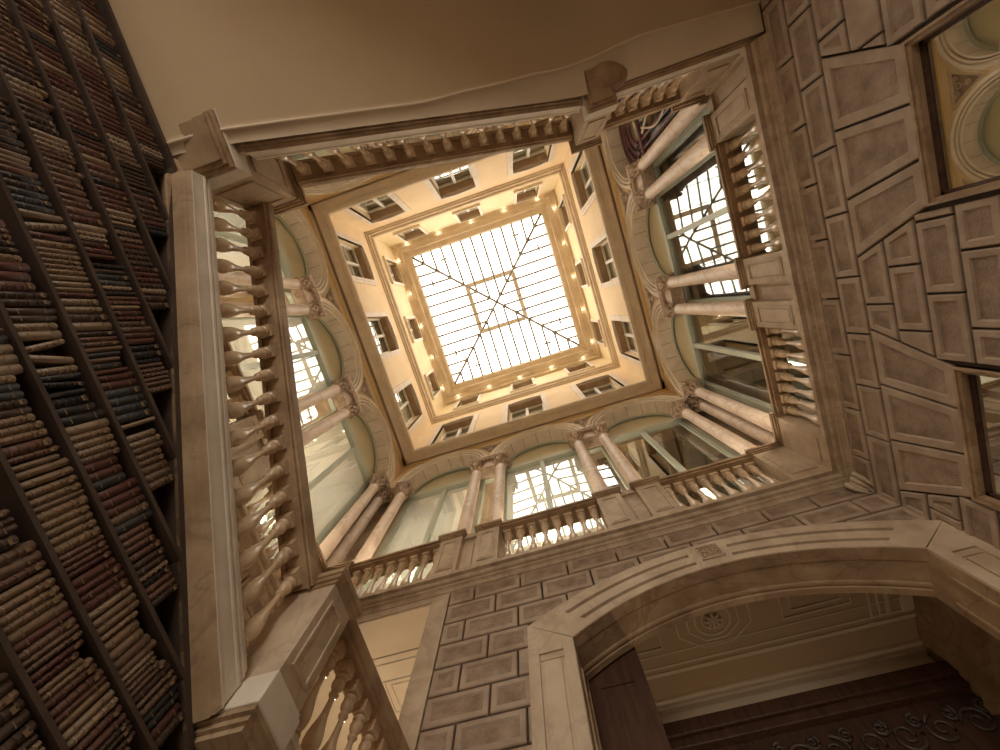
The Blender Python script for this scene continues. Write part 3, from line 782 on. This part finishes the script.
# ------------------------------------------------------------------ upper storeys
XO, YO = -.05, -.04
def upT(side, xo, yo, H):
    if side == 'right': return lambda u, d, z: (xo + H + d, yo + u, z)
    if side == 'left': return lambda u, d, z: (xo - H - d, yo + u, z)
    if side == 'front': return lambda u, d, z: (xo + u, yo + H + d, z)
    return lambda u, d, z: (xo + u, yo - H - d, z)
HW = 3.25
USP = 2.16
SNAME = {'right': 'on the block wall side', 'left': 'on the books side', 'front': 'on the wide arch side', 'rear': 'on the upper stair side'}
def storey(z0, z1, zs, zh, w, rise, mat, n0, storey_name, tw):
    n = n0
    for side in ('right', 'left', 'front', 'rear'):
        T = upT(side, XO, YO, HW); mb = MB(); holes = []
        for c in (-USP, 0, USP):
            a, b = c - w / 2, c + w / 2
            holes.append((a, b, zs, (lambda u, c=c: zh + rise * (1 - ((u - c) / (w / 2)) ** 2))))
        wall_backing(mb, T, 0, .35, -HW - .35, HW + .35, z0, z1, holes, 0)
        struct(f'wall_{side}_{storey_name}_floor', mb, mat, f'{storey_name} storey plaster wall {SNAME[side]}')
        for j, c in enumerate((-USP, 0, USP)):
            a, b = c - w / 2, c + w / 2; f = MB()
            # architrave
            f.sbox(T, a - tw, a, -.045, .03, zs, zh + .01); f.sbox(T, b, b + tw, -.045, .03, zs, zh + .01)
            f.sbox(T, a - tw * .45, a, -.06, .03, zs, zh + .01); f.sbox(T, b, b + tw * .45, -.06, .03, zs, zh + .01)
            N = 12
            for i in range(N):
                u0, u1 = a - tw + (w + 2 * tw) * i / N, a - tw + (w + 2 * tw) * (i + 1) / N
                h = lambda u: zh + rise * (1 - min(1, abs((u - c) / (w / 2))) ** 2)
                f.hexa([T(u0, -.045, h(u0)), T(u1, -.045, h(u1)), T(u1, .03, h(u1)), T(u0, .03, h(u0)), T(u0, -.045, h(u0) + tw * .5), T(u1, -.045, h(u1) + tw * .5), T(u1, .03, h(u1) + tw * .5), T(u0, .03, h(u0) + tw * .5)])
            f.sbox(T, a - tw, b + tw, -.08, .03, zs - .06, zs)
            o = struct(f'window_{n}', f, trimw, f'{storey_name} storey window {SNAME[side]}'); n += 1
            lin = MB(); lin.sbox(T, a, b, .02, .30, zh - .03, zh + .0); lin.sbox(T, a, b, .22, .30, zh - .10, zh - .0); lin.build('brown_lintel', brownrev, o)
            fr = MB(); q = .04
            fr.sbox(T, a, a + q, .2, .26, zs, zh); fr.sbox(T, b - q, b, .2, .26, zs, zh); fr.sbox(T, c - q, c + q, .19, .26, zs, zh - .1); fr.sbox(T, a, b, .2, .26, zh - .16, zh - .09)
            for s in (-1, 1):
                m0 = c + s * w / 4
                for zz in (.30, .62): fr.sbox(T, m0 - w / 4, m0 + w / 4, .21, .24, zs + (zh - zs) * zz - .012, zs + (zh - zs) * zz + .007)
            fr.build('casement', white_m, o)
            g = MB(); g.sbox(T, a, b, .225, .23, zs, zh - .1); g.build('pane', glass, o)
            cu = MB(); cu.sbox(T, a, b, .31, .33, zs, zh); cu.build('pane_backing', greenblind if (j + len(side)) % 3 == 0 else grey_c, o)  # flat sheet behind the pane; the grey ones imitate its reflection
    return n
n = storey(10.0, 13.45, 10.2, 12.25, 1.04, .10, plaster, 50, 'second', .15)
n = storey(13.4, 16.3, 14.2, 15.62, .78, .06, plaster2, n, 'top', .10)
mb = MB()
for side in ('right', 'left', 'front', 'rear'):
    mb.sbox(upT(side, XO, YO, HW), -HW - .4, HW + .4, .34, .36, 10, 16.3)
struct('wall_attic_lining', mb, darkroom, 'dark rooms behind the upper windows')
def cornice(name, prof, H, xo, yo, mat, label):
    mb = MB(); path = []
    for sx, sy in ((-1, -1), (1, -1), (1, 1), (-1, 1)):
        path.append(lambda a, b, sx=sx, sy=sy: (xo + sx * (H + a), yo + sy * (H + a), b))
    mb.sweep(path, prof, 0, closed=True); return struct(name, mb, mat, label)
# main cornice: soffit from 3.50 in to 3.12
cornice('trim_30', [(.50, 10.05), (.44, 10.05), (.43, 10.03), (.385, 10.02), (.36, 10.0), (.33, 10.0), (.30, 9.975), (.27, 9.97), (.22, 9.99), (.12, 9.99), (.10, 9.965), (.03, 9.96), (.0, 9.975), (-.01, 10.0), (-.01, 10.06), (.02, 10.09), (.35, 10.12)], 3.10, 0, 0, cornice_m, 'broad tan main cornice ringing the court above the arches')
mb = MB(); mb.box(3.3, 4.2, -4.2, 4.2, 10.10, 10.3); mb.box(-4.2, -3.3, -4.2, 4.2, 10.10, 10.3); mb.box(-3.3, 3.3, 3.3, 4.2, 10.10, 10.3); mb.box(-3.3, 3.3, -4.2, -3.3, 10.10, 10.3)
struct('ceiling_cornice_slab', mb, cornice_m, 'slab carrying the upper walls')
cornice('trim_31', [(.0, 13.0), (-.03, 13.02), (-.05, 13.08), (-.09, 13.10), (-.10, 13.2), (-.145, 13.24), (-.16, 13.30), (-.16, 13.36), (-.10, 13.40), (.02, 13.42)], HW, XO, YO, cornice_m, 'narrow tan cornice between the second and top storeys')
cornice('trim_32', [(.02, 15.70), (-.05, 15.72), (-.08, 15.80), (-.22, 15.84), (-.24, 15.90), (-.38, 15.93), (-.40, 16.02), (-.50, 16.08), (-.56, 16.12), (-.60, 16.2), (-.60, 16.32), (-.3, 16.5), (.4, 16.5)], HW, -.09, -.09, cornice_m, 'stepped tan cornice framing the glass roof')
# tiny lamps on the cornice
lampg = flat_mat('warm lamp glass', (1, .9, .7), .4)
lampg.node_tree.nodes['Principled BSDF'].inputs['Emission Color'].default_value = (1, .85, .6, 1); lampg.node_tree.nodes['Principled BSDF'].inputs['Emission Strength'].default_value = 4
lm = None
for side in ('right', 'left', 'front', 'rear'):
    T = upT(side, -.09, -.09, HW)
    for i, u in enumerate((-2.6, -1.3, 0, 1.3, 2.6)):
        if lm is None:
            m = MB(); m.lathe([(.001, -.03), (.015, -.026), (.022, -.01), (.022, 0)], (0, 0, 0), 10); lm = m.build('cornice_lamp', lampg); o = lm
        else:
            o = lm.copy(); COL.objects.link(o)
        o.location = T(u, -.15, 15.82)
        lamp('cornice_lamp_light', T(u, -.17, 15.75), .6, (1, .86, .62), .03)
        tag(o, f"tiny round lamp under the glass roof {SNAME[side]}, {('at one end', 'before the middle', 'at the middle', 'past the middle', 'at the other end')[i]}", 'lamp', 'tiny lamps on the glass roof cornice')

# ------------------------------------------------------------------ skylight
sk = empty('glass_roof', (0, 0, 0)); tag(sk, 'square glazed roof with steel bars closing the top of the court', 'skylight')
SH = 2.68; sx0, sy0, sz = -.10, -.10, 16.25; apex = .42
def skz(x, y): return sz + apex * (1 - max(abs(x), abs(y)) / SH)
g = MB()
cs4 = [(-SH, -SH), (SH, -SH), (SH, SH), (-SH, SH)]
for i in range(4):
    a, b = cs4[i], cs4[(i + 1) % 4]; g.poly([(sx0 + a[0], sy0 + a[1], sz), (sx0 + b[0], sy0 + b[1], sz), (sx0, sy0, sz + apex)])
g.build('glass_panes', skyglass, sk)
for a in cs4:
    h = MB(); h.tube([(sx0 + a[0], sy0 + a[1], sz), (sx0, sy0, sz + apex)], .05, 6); h.build('hip_bar', steel, sk)
NB = 13
for i in range(4):
    m = MB()
    for k in range(1, NB):
        t = -SH + 2 * SH * k / NB
        d = SH
        P = {0: lambda t, q: (t, -q), 1: lambda t, q: (q, t), 2: lambda t, q: (t, q), 3: lambda t, q: (-q, t)}[i]
        p0 = P(t, d); p1 = P(t, abs(t))
        m.tube([(sx0 + p0[0], sy0 + p0[1], skz(*p0) - .01), (sx0 + p1[0], sy0 + p1[1], skz(*p1) - .01)], .042, 6)
    for q in (.42 * SH, .70 * SH):
        p0 = P(-q, q); p1 = P(q, q); m.tube([(sx0 + p0[0], sy0 + p0[1], skz(*p0)), (sx0 + p1[0], sy0 + p1[1], skz(*p1))], .016, 4)
    m.build('glazing_bars', steel, sk)
m = MB(); h = .36 * SH
for (a, b, c, d) in ((-h, h, -h - .09, -h + .09), (-h, h, h - .09, h + .09), (-h - .09, -h + .09, -h, h), (h - .09, h + .09, -h, h)):
    m.box(sx0 + a, sx0 + b, sy0 + c, sy0 + d, sz + .36, sz + .40)
m.build('lantern_curb', cornice_m, sk)
m = MB()
for (a, b) in ((-1, -1), (1, -1), (1, 1), (-1, 1)):
    for (p, q) in ((.82, .55), (.55, .82)):
        x, y = a * p * SH, b * q * SH
        m.tube([(sx0 + x - .14 * (p < q), sy0 + y - .14 * (p > q), skz(x, y) - .02), (sx0 + x + .14 * (p < q), sy0 + y + .14 * (p > q), skz(x, y) - .02)], .04, 5)
m.build('vent_latches', steel, sk)

# ------------------------------------------------------------------ staircase
SL = .455                                 # slope of the flights
XL, YT = -1.40, -1.30                     # well faces of the side and upper flights
def z1(x):                                # light/brown edge of the upper flight string along x
    if x > 1.73: return 4.47
    return 3.278 + (max(x, -1.15) + .958) * .4435
def z2(y):                                # the same on the side flight along y
    return 2.542 - .459 * (min(max(y, -1.25), 1.9) + .289)
stair = empty('staircase'); tag(stair, 'open well stone staircase climbing round the court beneath the gallery', 'staircase')
def string_sweep(name, pts, mat, prof, parent):
    """pts: (x,y,z, nx, ny) with n pointing away from the well"""
    m = MB(); path = [lambda a, b, p=p: (p[0] + p[3] * a, p[1] + p[4] * a, p[2] + b) for p in pts]
    m.sweep(path, prof, 0); return m.build(name, mat, parent)
face_prof = [(.10, -.0), (.0, .0), (.0, .012), (.008, .02), (.008, .115), (.0, .125), (.0, .145), (.02, .15), (.02, .165), (.03, .17), (.03, .185), (.42, .185)]
face_side = [(.10, -.0), (.0, .0), (.0, .010), (.006, .016), (.006, .105), (.0, .112), (.0, .128), (.018, .132), (.018, .150), (.008, .156), (.008, .172), (.024, .178), (.024, .205), (.034, .21), (.034, .225), (.42, .225)]
low_prof = [(.0, .002), (.01, -.008), (.02, -.02), (.035, -.022), (.042, -.036), (.065, -.04), (.085, -.04), (.09, -.0)]
rail_prof = [(.03, .0), (.012, .0), (.012, .03), (.0, .035), (-.006, .055), (-.006, .10), (.004, .115), (.004, .14), (.04, .155), (.17, .155), (.21, .14), (.21, .115), (.22, .10), (.22, .055), (.205, .035), (.205, .0), (.17, .0), (.17, .015), (.03, .015), (.03, .0)]
# upper flight outline along the string, with the two pedestal breaks
pU = [(XL + .30, YT), (1.73, YT)]
upper = [(x, YT, z1(x), 0, -1) for x in [-1.12 + 2.85 * i / 24 for i in range(25)]]
string_sweep('upper_string', upper, ledge_m, face_prof, stair); string_sweep('upper_string_moulding', upper, stone_dk, low_prof, stair)
land = [(x, YT, 4.47, 0, -1) for x in (2.08, 2.8, 3.54)]
string_sweep('landing_string', land, ledge_m, face_prof, stair); string_sweep('landing_moulding', land, stone_dk, low_prof, stair)
side_ = [(XL, y, z2(y), -1, 0) for y in [-1.18 + 2.98 * i / 24 for i in range(25)]]
string_sweep('side_string', side_, ledge_m, face_side, stair)
string_sweep('side_string_moulding', side_, stone_dk, [(.0, .002), (.012, -.004), (.025, -.02), (.04, -.022), (.05, -.035), (.09, -.04), (.125, -.04), (.13, -.07), (.15, -.07), (.3, -.0)], stair)
low_ = [(-1.29, y, 1.60, -1, 0) for y in (2.14, 2.8, 3.42)]
string_sweep('lower_landing_string', low_, ledge_m, face_prof, stair); string_sweep('lower_landing_moulding', low_, stone_dk, low_prof, stair)
# bodies and treads
m = MB()
nst = 9
def step_body(m, pts):   # pts list of boxes
    for b in pts: m.box(*b)
for i in range(nst):
    xa, xb = -1.12 + 2.85 * i / nst, -1.12 + 2.85 * (i + 1) / nst
    m.hexa([(xa, -3.4, z1(xa) + .0), (xb, -3.4, z1(xb) + .0), (xb, YT - .10, z1(xb) + .0), (xa, YT - .10, z1(xa) + .0), (xa, -3.4, z1(xb) + .14), (xb, -3.4, z1(xb) + .14), (xb, YT - .10, z1(xb) + .14), (xa, YT - .10, z1(xb) + .14)])
    ya, yb = -1.18 + 2.98 * i / nst, -1.18 + 2.98 * (i + 1) / nst
    m.hexa([(-3.5, ya, z2(ya) - .02), (XL - .12, ya, z2(ya) - .02), (XL - .12, yb, z2(yb) - .02), (-3.5, yb, z2(yb) - .02), (-3.5, ya, z2(ya) + .14), (XL - .12, ya, z2(ya) + .14), (XL - .12, yb, z2(ya) + .14), (-3.5, yb, z2(ya) + .14)])
m.box(1.73, 3.53, -3.4, YT - .1, 4.47, 4.66); m.box(-3.5, -1.12, -3.4, -1.31, 3.2, 3.27); m.box(-3.5, XL - .12, -1.32, -1.16, 3.0, 3.27); m.box(-3.5, -1.40, 1.86, 3.41, 1.585, 1.78)
m.build('treads_and_body', stone, stair)
# cream soffit of the upper flight with a curved bead
def edge_y(x):
    K = [(-1.52, -1.42), (-1.2, -1.44), (-.66, -1.45), (.2, -1.46), (.8, -1.53), (1.37, -1.60), (2.4, -1.68), (3.54, -1.60)]
    for (a, ya), (b, yb) in zip(K[:-1], K[1:]):
        if x <= b: t = max(0, (x - a) / (b - a)); t = t * t * (3 - 2 * t) * .5 + t * .5; return ya + (yb - ya) * t
    return -1.6
def sz_(x):
    def g(q): return 3.055 + max(0, q + 1.43) * .445 if q < 1.73 else 4.462
    xs = [x + d for d in (-.25, -.12, 0, .12, .25)]; return sum(g(q) for q in xs) / 5 - .05
m = MB(); NX = 44
xs = [-1.56 + 5.10 * i / NX for i in range(NX + 1)]
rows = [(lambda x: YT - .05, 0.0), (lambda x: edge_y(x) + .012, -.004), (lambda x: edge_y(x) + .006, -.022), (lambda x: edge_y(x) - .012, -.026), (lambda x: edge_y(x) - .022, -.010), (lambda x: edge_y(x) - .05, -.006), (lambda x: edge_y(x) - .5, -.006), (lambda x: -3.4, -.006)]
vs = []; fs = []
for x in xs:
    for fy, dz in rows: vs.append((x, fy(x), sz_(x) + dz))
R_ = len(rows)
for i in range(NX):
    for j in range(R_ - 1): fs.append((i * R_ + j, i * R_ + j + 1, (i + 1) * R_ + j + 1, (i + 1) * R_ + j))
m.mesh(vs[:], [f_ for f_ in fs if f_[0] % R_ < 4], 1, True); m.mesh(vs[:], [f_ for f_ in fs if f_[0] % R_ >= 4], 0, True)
struct('ceiling_stair_soffit', m, [cream, cream_l], 'smooth brown cream soffit under the upper flight')

# stair pedestals: parts of the stair balustrades
def stair_ped(parent, x0, x1, y0, y1, zb, zt, panel_faces=('x', 'y')):
    p = MB(); p.box(x0, x1, y0, y1, zb, zt); e = .05
    # raised frames on the faces that look into the well
    def fr_x(x, dx, x_=0):
        for a, b, c, d in ((y0 + e, y1 - e, zt - .13, zt - .11), (y0 + e, y1 - e, zb + .26, zb + .28), (y0 + e, y0 + e + .016, zb + .281, zt - .131), (y1 - e - .016, y1 - e, zb + .281, zt - .131)): p.box(min(x, x + dx), max(x, x + dx), a, b, c, d)
    def fr_y(y, dy):
        for a, b, c, d in ((x0 + e, x1 - e, zt - .13, zt - .11), (x0 + e, x1 - e, zb + .26, zb + .28), (x0 + e, x0 + e + .016, zb + .281, zt - .131), (x1 - e - .016, x1 - e, zb + .281, zt - .131)): p.box(a, b, min(y, y + dy), max(y, y + dy), c, d)
    fr_x(x1, .012); fr_y(y1, .012)
    o = p.build('pedestal', stone, parent)
    c = MB(); q = [(.012, zt - .01, zt + .02), (.03, zt + .02, zt + .055), (.045, zt + .055, zt + .10)]
    for g_, a, b in q: c.box(x0 - g_, x1 + g_, y0 - g_, y1 + g_, a, b)
    c.build('cap_moulding', stone_dk, o)
    b_ = MB(); b_.box(x0 - .02, x1 + .02, y0 - .02, y1 + .02, zb - .012, zb + .145); b_.box(x0 - .01, x1 + .01, y0 - .01, y1 + .01, zb + .145, zb + .17)
    b_.build('base_band', ledge_m, o, .006)
    l_ = MB()
    for g_, a, b in ((.006, zb - .035, zb - .01), (-.02, zb - .06, zb - .03), (-.045, zb - .085, zb - .055)): l_.box(x0 - g_, x1 + g_, y0 - g_, y1 + g_, a, b)
    l_.build('foot_moulding', stone_dk, o)
    return o
def run(parent, P0, P1_, n, mesh, off, axis, rail_x0=None):
    pass
RZ1, RZ2 = .745, .835                                  # string edge to rail underside
# upper flight balustrade
b1 = empty('stair_balustrade'); tag(b1, 'sloping stone balustrade of the upper flight below the cream soffit', 'balustrade')
n_ = 15; xa, xb = -1.12, 1.75
for i in range(n_):
    x = xa + (xb - xa) * (i + .5) / n_; put(BAL_U, 'baluster', (x, YT - .11, z1(x) + .165), b1)
string_sweep('rail', [(x, YT, z1(x) + RZ1, 0, -1) for x in (xa, (xa + xb) / 2, xb)], stone_dk, rail_prof, b1)
stair_ped(b1, -1.62, -1.18, -1.58, -1.185, 3.12, 3.98)
stair_ped(b1, 1.77, 2.06, -1.58, -1.21, 4.45, 5.30)
# landing balustrade
b2 = empty('stair_balustrade'); tag(b2, 'short level stone balustrade of the stair top landing, beside the carved doorcase', 'balustrade')
for i in range(6):
    x = 2.12 + .93 * (i + .5) / 6; put(BAL_U, 'baluster', (x, YT - .11, 4.64), b2)
string_sweep('rail', [(x, YT, 4.47 + .80, 0, -1) for x in (2.07, 3.1)], stone_dk, rail_prof, b2)
pd = MB(); pd.box(3.08, 3.41, -1.60, YT + .0, 4.60, 5.37)
for a, b, c, d in ((3.13, 3.36, 5.24, 5.26), (3.13, 3.36, 4.72, 4.74), (3.13, 3.146, 4.741, 5.239), (3.344, 3.36, 4.741, 5.239)): pd.box(a, b, YT - .01, YT + .012, c, d)
pdo = pd.build('pedestal', stone, b2)
cp = MB(); cp.box(3.05, 3.44, -1.63, YT + .03, 5.37, 5.42); cp.box(3.035, 3.455, -1.645, YT + .045, 5.42, 5.47); cp.build('cap_moulding', stone_dk, pdo)
# side flight balustrade
b3 = empty('stair_balustrade'); tag(b3, 'long sloping stone balustrade of the side flight next to the bookshelves', 'balustrade')
n_ = 17; ya, yb = -1.14, 1.80
for i in range(n_):
    y = ya + (yb - ya) * (i + .5) / n_; put(BAL_S, 'baluster', (XL - .115, y, z2(y) + .205), b3)
string_sweep('rail', [(XL, y, z2(y) + RZ2, -1, 0) for y in (ya - .04, (ya + yb) / 2, yb)], stone_dk, rail_prof, b3)
stair_ped(b3, -1.62, -1.24, 1.83, 2.10, 1.60, 2.45)
# lower landing balustrade
b4 = empty('stair_balustrade'); tag(b4, 'level stone balustrade of the lower landing, running to the tall side opening', 'balustrade')
for i in range(7):
    y = 2.20 + 1.2 * (i + .5) / 7; put(BAL_S, 'baluster', (-1.40, y, 1.77), b4)
string_sweep('rail', [(-1.29, y, 1.60 + RZ2, -1, 0) for y in (2.14, 3.42)], stone_dk, rail_prof, b4)
# weathered corbel under the landing pedestal
cb = MB()
K = []
for i in range(7):
    a_ = PI * .5 * i / 6; K.append((math.cos(a_), -math.sin(a_)))
vs = []; fs = []
for r_, z_ in K:
    for k in range(18):
        a_ = 2 * PI * k / 18; w_ = 1 + .07 * math.sin(3 * a_ + 1); vs.append((2.03 + .185 * max(r_, .02) * w_ * math.cos(a_), -1.44 + .15 * max(r_, .02) * w_ * math.sin(a_), 4.43 + .10 * z_))
for j in range(6):
    for k in range(18): fs.append((j * 18 + k, j * 18 + (k + 1) % 18, (j + 1) * 18 + (k + 1) % 18, (j + 1) * 18 + k))
cb.mesh(vs, fs, 0, True); cb.poly(vs[:18]); cb.poly(vs[-18:])
tag(cb.build('stone_corbel', stone_dk), 'rounded brown stone corbel bulging from the soffit under the landing pedestal', 'corbel')

# ------------------------------------------------------------------ bookcase wall under the side flight
XB = -1.535
SP_ = .2235; SHZ = [1.829 + SP_ * k for k in range(-9, 5)]
def ztop(y): return (z2(y) - .035) if y > -1.25 else 2.995
bc = empty('bookcase'); tag(bc, 'tall dark wooden bookcase filling the wall under the side flight', 'bookcase')
YB0, YB1 = -3.3, 3.3
m = MB()
ys = [YB0, -1.42, -1.25] + [-1.25 + 3.15 * i / 8 for i in range(1, 9)] + [YB1]
for a, b in zip(ys[:-1], ys[1:]):
    m.hexa([(XB - .16, a, Z_FLOOR), (XB - .12, a, Z_FLOOR), (XB - .12, b, Z_FLOOR), (XB - .16, b, Z_FLOOR), (XB - .16, a, ztop(a)), (XB - .12, a, ztop(a)), (XB - .12, b, ztop(b)), (XB - .16, b, ztop(b))])
m.build('back_panel', wood_sh, bc)
def y_limit(z):          # greatest y at which a shelf at height z is still under the string
    if z <= ztop(1.9): return YB1
    return -.289 + (2.507 - z) / .459
for z in SHZ:
    y1 = y_limit(z + .03); m = MB(); m.box(XB - .12, XB + .004, YB0, y1, z - .010, z + .010); m.build('shelf', wood_sh, bc)
m = MB()
for a, b in zip(ys[:-1], ys[1:]):
    m.hexa([(XB - .13, a, ztop(a) - .035), (XB + .01, a, ztop(a) - .035), (XB + .01, b, ztop(b) - .035), (XB - .13, b, ztop(b) - .035), (XB - .13, a, ztop(a)), (XB + .01, a, ztop(a)), (XB + .01, b, ztop(b)), (XB - .13, b, ztop(b))])
m.build('top_board', wood_sh, bc)
# books
BCOL = [('tan', (.21, .135, .08), (.28, .185, .115)), ('dark red', (.085, .032, .024), (.13, .05, .038)), ('reddish brown', (.125, .06, .042), (.18, .09, .062)), ('black', (.022, .018, .018), (.038, .032, .03)),
        ('mid brown', (.14, .085, .055), (.20, .125, .085)), ('dark brown', (.06, .035, .025), (.09, .055, .04)), ('pale tan', (.27, .19, .125), (.34, .25, .17)), ('slate', (.045, .045, .048), (.07, .07, .072))]
BM = {}
gilt = flat_mat('dull gilt lettering', (.24, .16, .08), .6, .2)
for nme, a, b in BCOL: BM[nme] = noise_mat('leather ' + nme, a, b, 12.0, .55, .15, vary=.12)
pages = flat_mat('page edges', (.42, .34, .24), .9)
BMESH = {}
HS = [.150, .165, .178, .188]
def book_mesh(ci, hi, wi, bands):
    key = (ci, hi, wi, bands)
    if key in BMESH: return BMESH[key]
    h = HS[hi]; w = (.024, .032, .041)[wi]; d = .10; b = MB()
    # spine: gently rounded, facing +x ; book stands on z=0, width along y
    n = 5; prof = [(d - .004 + .010 * math.sin(PI * k / n) - .008, -w / 2 + w * k / n) for k in range(n + 1)]
    for (xa, ya), (xb, yb) in zip(prof[:-1], prof[1:]): b.poly([(xa, ya, 0), (xb, yb, 0), (xb, yb, h), (xa, ya, h)], 0, True)
    b.box(0, d - .012, -w / 2, -w / 2 + .003, 0, h, 0); b.box(0, d - .012, w / 2 - .003, w / 2, 0, h, 0)
    b.box(.004, d - .010, -w / 2 + .003, w / 2 - .003, .006, h - .006, 1)
    b.poly([(x, y, h) for x, y in prof], 0); b.poly([(x, y, 0) for x, y in prof], 0)
    if bands:
        for k in range(5):
            z = h * (.12 + .19 * k)
            q = [(x + .004, y) for x, y in prof]
            for (xa, ya), (xb, yb) in zip(q[:-1], q[1:]):
                b.poly([(xa, ya, z), (xb, yb, z), (xb, yb, z + .007), (xa, ya, z + .007)], 0, True)
            b.poly([(x, y, z) for x, y in q], 0); b.poly([(x, y, z + .007) for x, y in q], 0)
        z = h * .80; b.poly([(prof[1][0] + .005, -w * .3, z), (prof[2][0] + .003, w * .3, z), (prof[2][0] + .003, w * .3, z + .02), (prof[1][0] + .005, -w * .3, z + .02)], 2)
    else:
        for z in (h * .2, h * .75): b.poly([(prof[2][0] + .002, -w * .35, z), (prof[2][0] + .002, w * .35, z), (prof[2][0] + .002, w * .35, z + .005), (prof[2][0] + .002, -w * .35, z + .005)], 2)
    BMESH[key] = b.data('book', [BM[BCOL[ci][0]], pages, gilt]); return BMESH[key]
rnd = random.Random(11)
SHNAME = {13: 'topmost', 12: 'second', 11: 'third', 10: 'fourth', 9: 'fifth', 8: 'sixth', 7: 'seventh', 6: 'eighth', 5: 'ninth', 4: 'tenth', 3: 'eleventh', 2: 'twelfth', 1: 'thirteenth', 0: 'lowest'}
cand = []
Mi = mw.inverted()
def project(p):
    q = Mi @ Vector(p)
    if q.z > -.05: return None
    return 500 + 402.13 * q.x / -q.z, 375 - 402.13 * q.y / -q.z
TH = {0: 'slim', 1: 'medium', 2: 'thick'}
for si in range(0, 14):
    z = SHZ[si] + .010; y = YB0 + .02; ymax = min(y_limit(z + .165), YB1)
    pc = None; k = 0; row = []
    while y < ymax - .06:
        r = rnd.random(); ci = rnd.choices(range(8), (14, 14, 16, 9, 16, 12, 9, 6))[0]
        if row and rnd.random() < .45: ci = row[-1]['ci']      # sets of volumes
        hi = row[-1]['hi'] if (row and rnd.random() < .6) else rnd.randrange(4); wi = row[-1]['wi'] if (row and rnd.random() < .5) else rnd.choices((0, 1, 2), (3, 5, 3))[0]
        while hi > 0 and y < 2.5 and y > -1.3 and z + HS[hi] > ztop(y + .05) - .045: hi -= 1
        bands = rnd.random() < .55; w = (.024, .032, .041)[wi]
        lean = 0.0
        if rnd.random() < .03 and row:
            lean = rnd.uniform(.12, .22) * rnd.choice((-1, 1)); gap = HS[hi] * math.sin(abs(lean))
            yy = y + (gap if lean > 0 else 0) + w / 2; y += gap + w + .006
        else: yy = y + w / 2; y += w + rnd.choice((.001, .002, .002, .004, .008))
        row.append(dict(ci=ci, hi=hi, wi=wi, bands=bands, lean=lean, y=yy, z=z, si=si))
    cand += [(row, i) for i in range(len(row))]
vis = []
for row, i in cand:
    b = row[i]; p0 = project((XB - .02, b['y'], b['z'])); p1 = project((XB - .02, b['y'], b['z'] + HS[b['hi']]))
    if not p0 or not p1: continue
    if max(p0[0], p1[0]) < 0 or min(p0[1], p1[1]) > 750 or max(p0[1], p1[1]) < 0 or min(p0[0], p1[0]) > 210: continue
    L = math.hypot(p0[0] - p1[0], p0[1] - p1[1]) * (.024 + .009 * b['wi']); vis.append((L, row, i))
vis.sort(key=lambda t: -t[0]); keep = vis[:300]; rest = vis[300:]
used = {}
keep.sort(key=lambda t: (-t[1][t[2]]['si'], t[2]))
for L, row, i in keep:
    b = row[i]; o = bpy.data.objects.new('book', book_mesh(b['ci'], b['hi'], b['wi'], b['bands'])); COL.objects.link(o)
    s = -math.sin(b['lean']) if b['lean'] else 0
    o.location = (XB - .10, b['y'], b['z'] + (abs(math.sin(b['lean'])) * (.024 + .009 * b['wi']) / 2 if b['lean'] else 0)); o.rotation_euler = (b['lean'], 0, 0)
    prev = BCOL[row[i - 1]['ci']][0] if i else 'the case end'; nx = BCOL[row[i + 1]['ci']][0] if i + 1 < len(row) else 'the case end'
    lab = f"{'leaning ' if b['lean'] else ''}{TH[b['wi']]} {BCOL[b['ci']][0]} {'ridged' if b['bands'] else 'plain'} book, {SHNAME[b['si']]} shelf, between {prev} and {nx}"
    used.setdefault(lab, []).append(o); o['category'] = 'book'; o['group'] = f"leather bound books on the {SHNAME[b['si']]} shelf"
ORD = ['nearest the corner', 'next from the corner', 'further from the corner', 'far from the corner', 'farthest from the corner', 'last from the corner']
for lab, os_ in used.items():
    for k, o in enumerate(os_): o['label'] = lab if len(os_) == 1 else lab.replace(' book,', ' book ' + ['by the corner', 'off the corner', 'mid shelf', 'past mid shelf', 'far along', 'farthest along'][min(k, 5)] + ',')
if rest:
    m = MB(); mats_ = [BM[c[0]] for c in BCOL]
    for L, row, i in rest:
        b = row[i]; w = (.024, .032, .041)[b['wi']]
        m.box(XB - .10, XB - .008, b['y'] - w / 2, b['y'] + w / 2, b['z'], b['z'] + HS[b['hi']], b['ci'])
        H_ = HS[b['hi']]; yy = b['y']
        m.poly([(XB - .008, yy - w / 2, b['z']), (XB + .001, yy - w / 6, b['z']), (XB + .001, yy - w / 6, b['z'] + H_), (XB - .008, yy - w / 2, b['z'] + H_)], b['ci'], True); m.poly([(XB + .001, yy - w / 6, b['z']), (XB + .001, yy + w / 6, b['z']), (XB + .001, yy + w / 6, b['z'] + H_), (XB + .001, yy - w / 6, b['z'] + H_)], b['ci'], True); m.poly([(XB + .001, yy + w / 6, b['z']), (XB - .008, yy + w / 2, b['z']), (XB - .008, yy + w / 2, b['z'] + H_), (XB + .001, yy + w / 6, b['z'] + H_)], b['ci'], True)
        if b['bands']:
            for k in range(5): m.box(XB - .006, XB + .004, yy - w * .4, yy + w * .4, b['z'] + H_ * (.12 + .19 * k), b['z'] + H_ * (.12 + .19 * k) + .007, b['ci'])
    tag(m.build('books', mats_), 'remaining leather bound books at the dim edges of the bookcase', 'books', None, 'stuff')
